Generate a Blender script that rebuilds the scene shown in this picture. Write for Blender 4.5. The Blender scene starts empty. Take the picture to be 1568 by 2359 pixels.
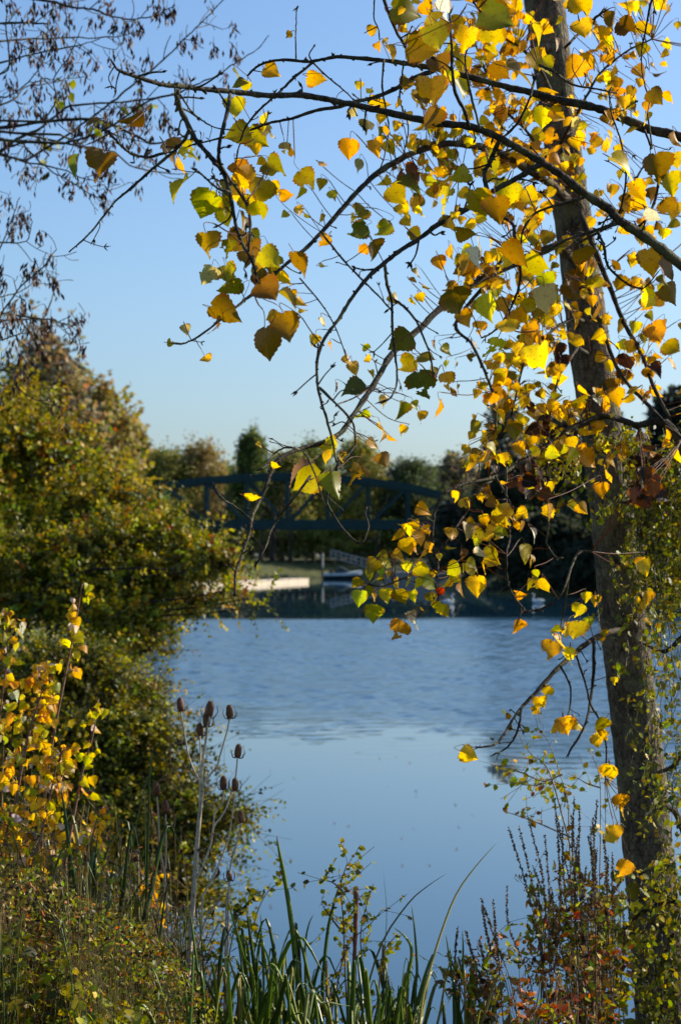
import bpy, math
import numpy as np
from mathutils import Vector
R = math.radians
sc = bpy.context.scene
col = sc.collection

# ------------------------------------------------------------------ camera
F = 4996.0            # focal length in reference pixels (frame 1568 x 2358)
H = 3.5               # eye height above the lake
UC, VC, VH = 784.0, 1179.0, 1280.0
PITCH = math.atan((VH - VC) / F)
cam_d = bpy.data.cameras.new('camera')
cam = bpy.data.objects.new('camera', cam_d)
col.objects.link(cam)
cam.location = (0, 0, H)
cam.rotation_euler = (R(90) + PITCH, 0, 0)
cam_d.sensor_fit = 'VERTICAL'
cam_d.sensor_height = 23.6
cam_d.sensor_width = 15.7
cam_d.lens = 50
cam_d.clip_start = 0.1
cam_d.clip_end = 6000
cam_d.dof.use_dof = True
cam_d.dof.focus_distance = 4.5
cam_d.dof.aperture_fstop = 7.1
sc.camera = cam

# ------------------------------------------------------------------ light
SUN_AZ, SUN_EL = R(64), R(27)         # azimuth clockwise from straight ahead (+Y)
w = bpy.data.worlds.new('World')
sc.world = w
w.use_nodes = True
nt = w.node_tree
sky = nt.nodes.new('ShaderNodeTexSky')
sky.sky_type = 'NISHITA'
sky.sun_disc = False
sky.sun_elevation = SUN_EL
sky.sun_rotation = SUN_AZ
sky.altitude = 20
sky.air_density = 1.0
sky.dust_density = 1.5
sky.ozone_density = 6.0
bg = nt.nodes['Background']
bg.inputs['Strength'].default_value = 0.118
nt.links.new(sky.outputs[0], bg.inputs['Color'])
sun_d = bpy.data.lights.new('sun', 'SUN')
sun_d.energy = 5.0
sun_d.angle = R(0.5)
sun_d.color = (1.0, 0.90, 0.74)
sun = bpy.data.objects.new('sun', sun_d)
col.objects.link(sun)
sdir = Vector((math.sin(SUN_AZ) * math.cos(SUN_EL), math.cos(SUN_AZ) * math.cos(SUN_EL), math.sin(SUN_EL)))
sun.rotation_euler = sdir.to_track_quat('Z', 'Y').to_euler()
sun.location = (60, 30, 60)
sc.view_settings.view_transform = 'Standard'
sc.view_settings.look = 'None'
sc.view_settings.exposure = 0.6
sc.view_settings.gamma = 1.0
sc.cycles.max_bounces = 6
sc.cycles.transparent_max_bounces = 8
sc.cycles.transmission_bounces = 3
sc.cycles.caustics_reflective = False
sc.cycles.caustics_refractive = False
sc.cycles.use_denoising = True

# ------------------------------------------------------------------ helpers
CP, SP = math.cos(PITCH), math.sin(PITCH)

def P(u, v, d):
    """Point seen at (u, v) of the reference frame at a distance d along +Y (arrays welcome)."""
    u, v, d = np.broadcast_arrays(np.asarray(u, float), np.asarray(v, float), np.asarray(d, float))
    x = (u - UC) / F
    y = -(v - VC) / F
    dy = CP - y * SP
    dz = SP + y * CP
    return np.stack([x / dy * d, d, H + dz / dy * d], -1)

class Geo:
    """Collects vertices, faces, a per-vertex local leaf coordinate and a per-vertex colour."""
    def __init__(self):
        self.v, self.q, self.t, self.uv, self.c, self.n = [], [], [], [], [], 0
    def add(self, V, q=None, t=None, uv=None, c=(1, 1, 1)):
        V = np.asarray(V, float).reshape(-1, 3)
        n = len(V)
        self.v.append(V)
        if q is not None and len(q): self.q.append(np.asarray(q, int).reshape(-1, 4) + self.n)
        if t is not None and len(t): self.t.append(np.asarray(t, int).reshape(-1, 3) + self.n)
        self.uv.append(np.zeros((n, 3)) if uv is None else uv)
        c = np.asarray(c, float)
        self.c.append(np.broadcast_to(c, (n, 3)) if c.ndim == 1 else c)
        self.n += n
    def build(self, name, m, parent=None, smooth=True):
        V = np.concatenate(self.v) if self.v else np.zeros((0, 3))
        if parent is not None:
            a = parent
            while a is not None:
                V = V - np.array(a.location)
                a = a.parent
        q = np.concatenate(self.q) if self.q else np.zeros((0, 4), int)
        t = np.concatenate(self.t) if self.t else np.zeros((0, 3), int)
        me = bpy.data.meshes.new(name)
        me.vertices.add(len(V))
        me.vertices.foreach_set('co', V.ravel())
        idx = np.concatenate([q.ravel(), t.ravel()])
        me.loops.add(len(idx))
        me.loops.foreach_set('vertex_index', idx)
        np_ = len(q) + len(t)
        me.polygons.add(np_)
        tot = np.concatenate([np.full(len(q), 4), np.full(len(t), 3)])
        st = np.concatenate([[0], np.cumsum(tot)[:-1]]) if np_ else np.zeros(0, int)
        me.polygons.foreach_set('loop_start', st.astype(int))
        me.polygons.foreach_set('use_smooth', np.full(np_, smooth))
        me.update(calc_edges=True)
        a = me.attributes.new('leaf_uv', 'FLOAT_VECTOR', 'POINT')
        a.data.foreach_set('vector', np.concatenate(self.uv).ravel())
        a = me.attributes.new('tint', 'FLOAT_COLOR', 'POINT')
        cc = np.concatenate(self.c)
        a.data.foreach_set('color', np.concatenate([cc, np.ones((len(cc), 1))], 1).ravel())
        me.materials.append(m)
        o = bpy.data.objects.new(name, me)
        col.objects.link(o)
        if parent is not None:
            o.parent = parent
        return o

def thing(name, label, cat, loc, group=None):
    o = bpy.data.objects.new(name, None)
    o.empty_display_size = 0.2
    col.objects.link(o)
    o.location = [float(a) for a in loc]
    bpy.context.view_layer.update()
    tag(o, label, cat, group)
    return o

def tag(o, label, cat, group=None):
    o['label'] = label
    o['category'] = cat
    if group: o['group'] = group
    return o

def kind(o, k):
    o['kind'] = k
    return o

def smooth(pts, sub=6):
    """Catmull-Rom through the rows of pts (any number of columns)."""
    p = np.asarray(pts, float)
    if len(p) < 3: 
        s = np.linspace(0, 1, sub + 1)[:, None]
        return p[0] * (1 - s) + p[-1] * s
    e = np.vstack([2 * p[0] - p[1], p, 2 * p[-1] - p[-2]])
    s = np.linspace(0, 1, sub, endpoint=False)[:, None]
    out = []
    for i in range(len(p) - 1):
        a, b, c, d = e[i:i + 4]
        out.append(0.5 * (2 * b + (c - a) * s + (2 * a - 5 * b + 4 * c - d) * s ** 2 + (3 * b - a - 3 * c + d) * s ** 3))
    return np.vstack(out + [p[-1:]])

def unit(a):
    return a / np.maximum(np.linalg.norm(a, axis=-1, keepdims=True), 1e-9)

def tube(g, pts, rad, seg=6, c=(1, 1, 1), rough=0.0, rng=None, closed=True):
    p = np.asarray(pts, float)
    n = len(p)
    rad = np.broadcast_to(np.asarray(rad, float), (n,))
    tg = unit(np.gradient(p, axis=0))
    ref = np.array([0., 0, 1]) if abs(tg[0][2]) < .9 else np.array([1., 0, 0])
    nrm = np.zeros((n, 3))
    nrm[0] = unit(ref - tg[0] * np.dot(ref, tg[0]))
    for i in range(1, n):
        a = nrm[i - 1] - tg[i] * np.dot(nrm[i - 1], tg[i])
        nrm[i] = unit(a)
    bn = np.cross(tg, nrm)
    th = np.linspace(0, 2 * np.pi, seg, endpoint=False)
    rr = rad[:, None] * np.ones(seg)
    if rough and rng is not None:
        rr = rr * (1 + rng.normal(0, rough, rr.shape))
    V = p[:, None] + rr[..., None] * (np.cos(th)[None, :, None] * nrm[:, None] + np.sin(th)[None, :, None] * bn[:, None])
    V = V.reshape(-1, 3)
    i = np.arange(n - 1)[:, None] * seg
    j = np.arange(seg)[None]
    k = (j + 1) % seg
    q = np.stack([i + j, i + k, i + seg + k, i + seg + j], -1).reshape(-1, 4)
    t = []
    if closed:
        V = np.vstack([V, p[:1], p[-1:]])
        a, b = n * seg, n * seg + 1
        t = [(a, (x + 1) % seg, x) for x in range(seg)] + [(b, (n - 1) * seg + x, (n - 1) * seg + (x + 1) % seg) for x in range(seg)]
    cc = np.asarray(c, float)
    if cc.ndim == 2:
        cc = np.repeat(cc, seg, 0)
        if closed: cc = np.vstack([cc, cc[:1], cc[-1:]])
    g.add(V, q, t, None, cc)

def box(g, c, s, rz=0., rx=0., col_=(1, 1, 1), bev=0.0):
    x, y, z = np.array(s) / 2.
    if bev <= 0:
        V = np.array([(-x, -y, -z), (x, -y, -z), (x, y, -z), (-x, y, -z), (-x, -y, z), (x, -y, z), (x, y, z), (-x, y, z)])
        q = [(0, 3, 2, 1), (4, 5, 6, 7), (0, 1, 5, 4), (1, 2, 6, 5), (2, 3, 7, 6), (3, 0, 4, 7)]
    else:
        b = min(bev, x * .9, y * .9, z * .9)
        ring = lambda ix, iy, zz: [(-ix, -iy, zz), (ix, -iy, zz), (ix, iy, zz), (-ix, iy, zz)]
        V = np.array(ring(x - b, y - b, -z) + ring(x, y, -z + b) + ring(x, y, z - b) + ring(x - b, y - b, z))
        q = [(3, 2, 1, 0), (12, 13, 14, 15)]
        for k in range(3):
            for e in range(4):
                f = (e + 1) % 4
                q.append((4 * k + e, 4 * k + f, 4 * k + 4 + f, 4 * k + 4 + e))
    ca, sa = math.cos(rx), math.sin(rx)
    V = V @ np.array([[1, 0, 0], [0, ca, sa], [0, -sa, ca]])
    ca, sa = math.cos(rz), math.sin(rz)
    V = V @ np.array([[ca, sa, 0], [-sa, ca, 0], [0, 0, 1]])
    g.add(V + np.array(c), q, None, None, col_)

def beam(g, a, b, w_, h_):
    """Rectangular bar from a to b (w_ sideways, h_ upward)."""
    a, b = np.array(a, float), np.array(b, float)
    t = unit(b - a)
    side = np.array([0., 1, 0]) - t * t[1]
    side = unit(side) if np.linalg.norm(side) > .1 else np.array([1., 0, 0])
    up = np.cross(side, t)
    V = []
    for p in (a, b):
        for sx, sz in ((-1, -1), (1, -1), (1, 1), (-1, 1)):
            V.append(p + side * sx * w_ / 2 + up * sz * h_ / 2)
    g.add(V, [(0, 1, 2, 3), (7, 6, 5, 4), (0, 4, 5, 1), (1, 5, 6, 2), (2, 6, 7, 3), (3, 7, 4, 0)])

def scatter(g, tmpl, pos, dirs, nrm, size, colr):
    """Place copies of a leaf template: local x across, y along the leaf, z the normal."""
    TV, TQ, TT, TUV = tmpl
    n = len(pos)
    if n == 0: return
    d = unit(dirs)
    nn = unit(nrm - d * np.sum(nrm * d, 1, keepdims=True))
    s = np.cross(d, nn)
    size = np.broadcast_to(size, (n,))
    M = np.stack([s, d, nn], 1) * size[:, None, None]
    V = pos[:, None] + np.einsum('vk,nkj->nvj', TV, M)
    k = len(TV)
    off = (np.arange(n) * k)[:, None, None]
    q = (TQ[None] + off).reshape(-1, 4) if len(TQ) else None
    t = (TT[None] + off).reshape(-1, 3) if len(TT) else None
    uv = np.concatenate([np.broadcast_to(TUV[None, :, :2], (n, k, 2)),
                         np.broadcast_to((np.arange(n) * .6180339 % 1)[:, None, None], (n, k, 1))], 2)
    g.add(V.reshape(-1, 3), q, t, uv.reshape(-1, 3), np.repeat(colr, k, 0))

def leaf_simple(wid=.45, bend=.12, fold=.12, rows=(.28, .62)):
    """Small leaf: two or three crosswise rows, folded along its midrib."""
    ys = [0.0] + list(rows) + [1.0]
    V, UV = [(0, 0, 0)], [(0.5, 0, 0)]
    for y in rows:
        ww = wid * math.sin(math.pi * y ** .8) ** .9
        z = -bend * y * y
        for sx in (-1, 0, 1):
            V.append((sx * ww / 1, y, z + (fold * abs(sx) * ww)))
            UV.append((.5 + .5 * sx * ww, y, 0))
    V.append((0, 1, -bend)); UV.append((.5, 1, 0))
    T, Q = [(0, 2, 1), (0, 3, 2)], []
    m = len(rows)
    for r in range(m - 1):
        b = 1 + 3 * r
        Q += [(b, b + 1, b + 4, b + 3), (b + 1, b + 2, b + 5, b + 4)]
    b = 1 + 3 * (m - 1)
    e = len(V) - 1
    T += [(b, b + 1, e), (b + 1, b + 2, e)]
    return np.array(V, float), np.array(Q, int).reshape(-1, 4), np.array(T, int), np.array(UV, float)

def leaf_poplar(rng, damage=0, curl=.25, cup=.15, twist=.2):
    """Broad poplar leaf: heart base, pointed tip, toothed edge, bites and holes."""
    ys = np.linspace(0, 1, 17)
    prof = np.interp(ys, [0, .05, .12, .22, .35, .5, .65, .78, .88, .95, 1], [.08, .34, .48, .54, .52, .43, .305, .18, .085, .035, .004])
    nx = 9
    ts = np.linspace(-1, 1, nx)
    asym = rng.normal(0, .05, 2)
    V = np.zeros((17, nx, 3)); UV = np.zeros((17, nx, 3))
    ph = rng.uniform(0, 6)
    for i, y in enumerate(ys):
        tooth = 1 + (.07 if i % 2 else -.045) + rng.normal(0, .02)
        for j, t in enumerate(ts):
            ww = prof[i] * (tooth if abs(t) > .9 else 1) * (1 + asym[0 if t < 0 else 1])
            x = t * ww
            yy = y - .09 * abs(t) ** 1.5 * (1 - y) ** 2
            z = -curl * yy ** 2 + cup * abs(x) * 1.2 + .05 * math.sin(ph + 5 * yy + 4 * x) * (.3 + abs(t)) + twist * x * yy
            V[i, j] = (x, yy, z)
            UV[i, j] = (.5 + x, yy, 0)
    keep = np.ones((16, nx - 1), bool)
    cx = (V[:-1, :-1, :2] + V[1:, 1:, :2]) / 2
    for _ in range(damage):
        if rng.random() < .6:
            sgn = rng.choice([-1, 1]); yy = rng.uniform(.12, .85)
            c0 = np.array([sgn * np.interp(yy, ys, prof), yy]); rr = rng.uniform(.08, .2)
        else:
            c0 = np.array([rng.uniform(-.3, .3), rng.uniform(.15, .7)]); rr = rng.uniform(.04, .075)
        keep &= np.linalg.norm(cx - c0, axis=2) > rr
    Q = []
    for i in range(16):
        for j in range(nx - 1):
            if keep[i, j]:
                Q.append((i * nx + j, i * nx + j + 1, (i + 1) * nx + j + 1, (i + 1) * nx + j))
    return V.reshape(-1, 3), np.array(Q, int), np.zeros((0, 3), int), UV.reshape(-1, 3)

PAL = {   # leaf colours (linear); brown darkened for shaded leaves, whitish holds underside paleness and glare
    'y': (.70, .40, .009), 'o': (.66, .31, .008), 'g': (.46, .37, .010), 'd': (.24, .19, .010), 'b': (.20, .105, .010),
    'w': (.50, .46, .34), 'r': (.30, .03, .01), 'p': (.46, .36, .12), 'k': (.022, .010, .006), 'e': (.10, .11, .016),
    'l': (.27, .29, .015), 'm': (.50, .40, .012), 't': (.20, .12, .05), 'u': (.10, .05, .045), 'x': (.42, .10, .01)}

def mixcol(rng, n, codes, weights, jit=.18):
    P_ = np.array([PAL[c] for c in codes])
    wts = np.array(weights, float); wts /= wts.sum()
    c = P_[rng.choice(len(codes), n, p=wts)]
    c = c * rng.lognormal(0, jit, (n, 1)) * rng.lognormal(0, jit * .5, (n, 3))
    return np.clip(c, 0, .8)

# ------------------------------------------------------------------ materials
def mat(name):
    m = bpy.data.materials.new(name)
    m.use_nodes = True
    n = m.node_tree.nodes
    return m, n, m.node_tree.links, n['Principled BSDF'], n['Material Output']

def nd(n, kind_, **kw):
    x = n.new(kind_)
    for k, v in kw.items():
        if k in x.inputs: x.inputs[k].default_value = v
        else: setattr(x, k, v)
    return x

def math_(n, l, op, a, b=None, clamp=False):
    x = n.new('ShaderNodeMath'); x.operation = op; x.use_clamp = clamp
    for i, s in enumerate((a, b)):
        if s is None: continue
        if isinstance(s, (int, float)): x.inputs[i].default_value = s
        else: l.new(s, x.inputs[i])
    return x.outputs[0]

def ramp(n, l, fac, stops):
    x = n.new('ShaderNodeValToRGB')
    e = x.color_ramp.elements
    while len(e) < len(stops): e.new(.5)
    for i, (p, c) in enumerate(stops):
        e[i].position = p
        e[i].color = (*c, 1) if len(c) == 3 else c
    l.new(fac, x.inputs[0])
    return x.outputs[0]

def mixc(n, l, fac, a, b, mode='MIX'):
    x = n.new('ShaderNodeMix'); x.data_type = 'RGBA'; x.blend_type = mode
    for s, i in ((fac, 0), (a, 6), (b, 7)):
        if isinstance(s, (int, float)): x.inputs[i].default_value = s
        elif isinstance(s, tuple): x.inputs[i].default_value = (*s, 1)
        else: l.new(s, x.inputs[i])
    return x.outputs[2]

def leaf_mat(name, trans=.5, rough=.45, veins=False, spec=.35, tsat=1.0):
    m, n, l, b, out = mat(name)
    at = nd(n, 'ShaderNodeAttribute', attribute_name='tint')
    c = at.outputs['Color']
    uv = nd(n, 'ShaderNodeAttribute', attribute_name='leaf_uv')
    if veins:
        sep = n.new('ShaderNodeSeparateXYZ'); l.new(uv.outputs['Vector'], sep.inputs[0])
        x = math_(n, l, 'ABSOLUTE', math_(n, l, 'SUBTRACT', sep.outputs[0], .5))
        y = sep.outputs[1]
        # side veins rise obliquely from the midrib
        s = math_(n, l, 'SUBTRACT', y, math_(n, l, 'MULTIPLY', x, .85))
        tri = math_(n, l, 'ABSOLUTE', math_(n, l, 'SUBTRACT', math_(n, l, 'FRACT', math_(n, l, 'MULTIPLY', s, 7.5)), .5))
        vein = math_(n, l, 'SUBTRACT', 1.0, math_(n, l, 'MULTIPLY', tri, 11.), True)
        mid = math_(n, l, 'SUBTRACT', 1.0, math_(n, l, 'MULTIPLY', x, 42.), True)
        vv = math_(n, l, 'MAXIMUM', math_(n, l, 'MULTIPLY', vein, .35), mid)
        off = n.new('ShaderNodeVectorMath'); off.operation = 'MULTIPLY_ADD'
        l.new(uv.outputs['Vector'], off.inputs[0]); off.inputs[1].default_value = (1, 1, 61); 
        ns = nd(n, 'ShaderNodeTexNoise', Scale=4.5, Detail=3.0); l.new(off.outputs[0], ns.inputs['Vector'])
        blot = ramp(n, l, ns.outputs[0], [(.52, (0, 0, 0)), (.72, (1, 1, 1))])
        ns2 = nd(n, 'ShaderNodeTexNoise', Scale=17., Detail=1.0); l.new(off.outputs[0], ns2.inputs['Vector'])
        spot = ramp(n, l, ns2.outputs[0], [(.66, (0, 0, 0)), (.71, (1, 1, 1))])
        # green part of the blade near the midrib, browned edge
        c = mixc(n, l, math_(n, l, 'MULTIPLY', blot, .75), c, mixc(n, l, 1.0, c, (.58, .40, .5), 'MULTIPLY'))
        c = mixc(n, l, math_(n, l, 'MULTIPLY', spot, .75), c, (.13, .045, .012))
        edge = ramp(n, l, math_(n, l, 'ADD', math_(n, l, 'MULTIPLY', x, 1.6), math_(n, l, 'MULTIPLY', ns.outputs[0], .5)), [(.84, (0, 0, 0)), (1.02, (1, 1, 1))])
        c = mixc(n, l, math_(n, l, 'MULTIPLY', edge, .7), c, (.22, .07, .012))
        refl = mixc(n, l, math_(n, l, 'MULTIPLY', vv, .35), c, (.62, .50, .14))
    else:
        refl = c
    b.inputs['Roughness'].default_value = rough
    b.inputs['Specular IOR Level'].default_value = spec
    l.new(refl, b.inputs['Base Color'])
    tr = n.new('ShaderNodeBsdfTranslucent')
    hs = nd(n, 'ShaderNodeHueSaturation', Saturation=1.1, Value=tsat); l.new(c, hs.inputs['Color'])
    l.new(hs.outputs[0], tr.inputs['Color'])
    mx = nd(n, 'ShaderNodeMixShader', Fac=trans)
    l.new(b.outputs[0], mx.inputs[1]); l.new(tr.outputs[0], mx.inputs[2])
    l.new(mx.outputs[0], out.inputs['Surface'])
    return m

def bark_mat(name, dark, light, scale=30., stretch=.25, lichen=0.3, bump=.4):
    m, n, l, b, out = mat(name)
    tc = n.new('ShaderNodeTexCoord')
    mp = nd(n, 'ShaderNodeMapping'); mp.inputs['Scale'].default_value = (1, 1, stretch)
    l.new(tc.outputs['Object'], mp.inputs[0])
    n1 = nd(n, 'ShaderNodeTexNoise', Scale=scale, Detail=6., Roughness=.65); l.new(mp.outputs[0], n1.inputs['Vector'])
    n2 = nd(n, 'ShaderNodeTexNoise', Scale=scale * .23, Detail=4.); l.new(tc.outputs['Object'], n2.inputs['Vector'])
    vo = nd(n, 'ShaderNodeTexVoronoi', Scale=scale * 1.3, feature='DISTANCE_TO_EDGE'); l.new(mp.outputs[0], vo.inputs['Vector'])
    base = ramp(n, l, n1.outputs[0], [(.32, dark), (.68, light)])
    crack = ramp(n, l, vo.outputs[0], [(.0, (.35, .33, .30)), (.12, (1, 1, 1))])
    base = mixc(n, l, .8, base, crack, 'MULTIPLY')
    # broad grey and brown patches and short crosswise lenticels
    n3 = nd(n, 'ShaderNodeTexNoise', Scale=scale * .10, Detail=3.); l.new(tc.outputs['Object'], n3.inputs['Vector'])
    base = mixc(n, l, .7, base, ramp(n, l, n3.outputs[0], [(.35, (.55, .50, .45)), (.65, (1.15, 1.12, 1.08))]), 'MULTIPLY')
    mq = nd(n, 'ShaderNodeMapping'); mq.inputs['Scale'].default_value = (.5, .5, 3.0); l.new(tc.outputs['Object'], mq.inputs[0])
    n4 = nd(n, 'ShaderNodeTexNoise', Scale=scale * .55, Detail=2.); l.new(mq.outputs[0], n4.inputs['Vector'])
    base = mixc(n, l, math_(n, l, 'MULTIPLY', ramp(n, l, n4.outputs[0], [(.60, (0, 0, 0)), (.68, (1, 1, 1))]), .6), base, dark)
    lf = ramp(n, l, n2.outputs[0], [(.5, (0, 0, 0)), (.66, (1, 1, 1))])
    base = mixc(n, l, math_(n, l, 'MULTIPLY', lf, lichen), base, (.20, .20, .09))
    l.new(base, b.inputs['Base Color'])
    b.inputs['Roughness'].default_value = .85
    b.inputs['Specular IOR Level'].default_value = .2
    h = math_(n, l, 'ADD', n1.outputs[0], math_(n, l, 'MULTIPLY', vo.outputs[0], .8))
    bp = nd(n, 'ShaderNodeBump', Strength=bump, Distance=.01); l.new(h, bp.inputs['Height'])
    l.new(bp.outputs[0], b.inputs['Normal'])
    return m

def noisy_mat(name, stops, scale=5., rough=.8, detail=5., bump=0., metal=0., spec=.3):
    m, n, l, b, out = mat(name)
    tc = n.new('ShaderNodeTexCoord')
    n1 = nd(n, 'ShaderNodeTexNoise', Scale=scale, Detail=detail, Roughness=.6); l.new(tc.outputs['Object'], n1.inputs['Vector'])
    l.new(ramp(n, l, n1.outputs[0], stops), b.inputs['Base Color'])
    b.inputs['Roughness'].default_value = rough
    b.inputs['Metallic'].default_value = metal
    b.inputs['Specular IOR Level'].default_value = spec
    if bump:
        bp = nd(n, 'ShaderNodeBump', Strength=bump, Distance=.05); l.new(n1.outputs[0], bp.inputs['Height'])
        l.new(bp.outputs[0], b.inputs['Normal'])
    return m

def tint_mat(name, rough=.7, spec=.3, scale=60.):
    """Takes the part's own tint with a little grain."""
    m, n, l, b, out = mat(name)
    at = nd(n, 'ShaderNodeAttribute', attribute_name='tint')
    tc = n.new('ShaderNodeTexCoord')
    n1 = nd(n, 'ShaderNodeTexNoise', Scale=scale, Detail=4.); l.new(tc.outputs['Object'], n1.inputs['Vector'])
    k = ramp(n, l, n1.outputs[0], [(.3, (.65, .65, .65)), (.7, (1.15, 1.15, 1.15))])
    l.new(mixc(n, l, 1.0, at.outputs['Color'], k, 'MULTIPLY'), b.inputs['Base Color'])
    b.inputs['Roughness'].default_value = rough
    b.inputs['Specular IOR Level'].default_value = spec
    return m

M_POP = leaf_mat('poplar_leaf', .54, .45, True, .35, 1.50)
M_LEAF = leaf_mat('small_leaf', .34, .5, False, .28, 1.2)
M_FAR = leaf_mat('far_foliage', .40, .6, False, .2, 1.3)
M_BLADE = leaf_mat('blade_leaf', .35, .38, False, .45, 1.1)
M_TRUNK = bark_mat('poplar_bark', (.040, .030, .020), (.235, .185, .125), 62., .42, .40, .8)
M_BRANCH = bark_mat('branch_bark', (.022, .017, .012), (.085, .068, .048), 70., .6, .35, .5)
M_TWIG = tint_mat('twig_bark', .75, .25, 90.)
M_FARBARK = bark_mat('far_bark', (.03, .025, .02), (.08, .065, .05), 2., .3, .1, .2)
M_STEM = tint_mat('dry_stem', .65, .3, 120.)

# ------------------------------------------------------------------ ground and lake
LAKE = np.array([(200, 9.5), (60, 9.3), (4, 9.3), (1.2, 9.6), (0, 10.0), (-.8, 10.8), (-1.4, 12.2), (-2.6, 16), (-4.4, 28), (-7.2, 60), (-9.6, 100), (-12, 140), (-15.5, 200),
                 (-19, 258), (-19, 318), (-13, 336), (-4, 342), (4, 342), (9, 330), (10.5, 290), (10, 255), (9.5, 225), (14, 198), (40, 184), (90, 176), (200, 170)], float)

def lake_dist(x, y):
    """Signed distance to the shoreline, positive on land."""
    p = np.stack([x, y], -1)
    best = np.full(x.shape, 1e9)
    inside = np.zeros(x.shape, bool)
    for i in range(len(LAKE)):
        a, b = LAKE[i], LAKE[(i + 1) % len(LAKE)]
        ab = b - a
        t = np.clip(((p - a) @ ab) / (ab @ ab), 0, 1)
        best = np.minimum(best, np.linalg.norm(p - (a + t[..., None] * ab), axis=-1))
        c = (a[1] > y) != (b[1] > y)
        xi = a[0] + (y - a[1]) / np.where(ab[1] == 0, 1e-9, ab[1]) * ab[0]
        inside ^= c & (x < xi)
    return np.where(inside, -best, best)

def ground_z(x, y):
    x, y = np.broadcast_arrays(np.asarray(x, float), np.asarray(y, float))
    d = lake_dist(x, y)
    top = np.where(y > 150, 2.9, 1.95) + .12 * np.sin(x * .9 + 1.3) * np.cos(y * .7) + .05 * np.sin(x * 3.1) * np.sin(y * 2.7)
    land = top * (1 - np.exp(-np.maximum(d, 0) * np.where(y > 150, .28, .42)))
    return np.where(d > 0, land - .02, np.maximum(d * .35, -1.2) - .02)

def axis(*segs):
    out = []
    for a, b, s in segs: out.append(np.arange(a, b, s))
    return np.concatenate(out)
gx = axis((-3000, -300, 300), (-300, -60, 20), (-60, -8, 2), (-8, 6, .3), (6, 60, 2), (60, 300, 20), (300, 3301, 300))
gy = axis((-400, -20, 40), (-20, 2, 1.5), (2, 22, .3), (22, 60, 1.5), (60, 180, 4), (180, 340, 2.5), (340, 600, 25), (600, 4500, 300))
X, Y = np.meshgrid(gx, gy, indexing='ij')
g = Geo()
Z = ground_z(X, Y)
nxg, nyg = X.shape
ii = (np.arange(nxg - 1)[:, None] * nyg + np.arange(nyg - 1)[None]).ravel()
g.add(np.stack([X, Y, Z], -1), np.stack([ii, ii + nyg, ii + nyg + 1, ii + 1], -1))
M_GROUND = noisy_mat('meadow_ground', [(.25, (.035, .030, .016)), (.45, (.065, .075, .020)), (.6, (.10, .105, .025)), (.8, (.16, .13, .045))], 1.7, .9, 8., .5)
kind(g.build('ground', M_GROUND), 'structure')

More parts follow.
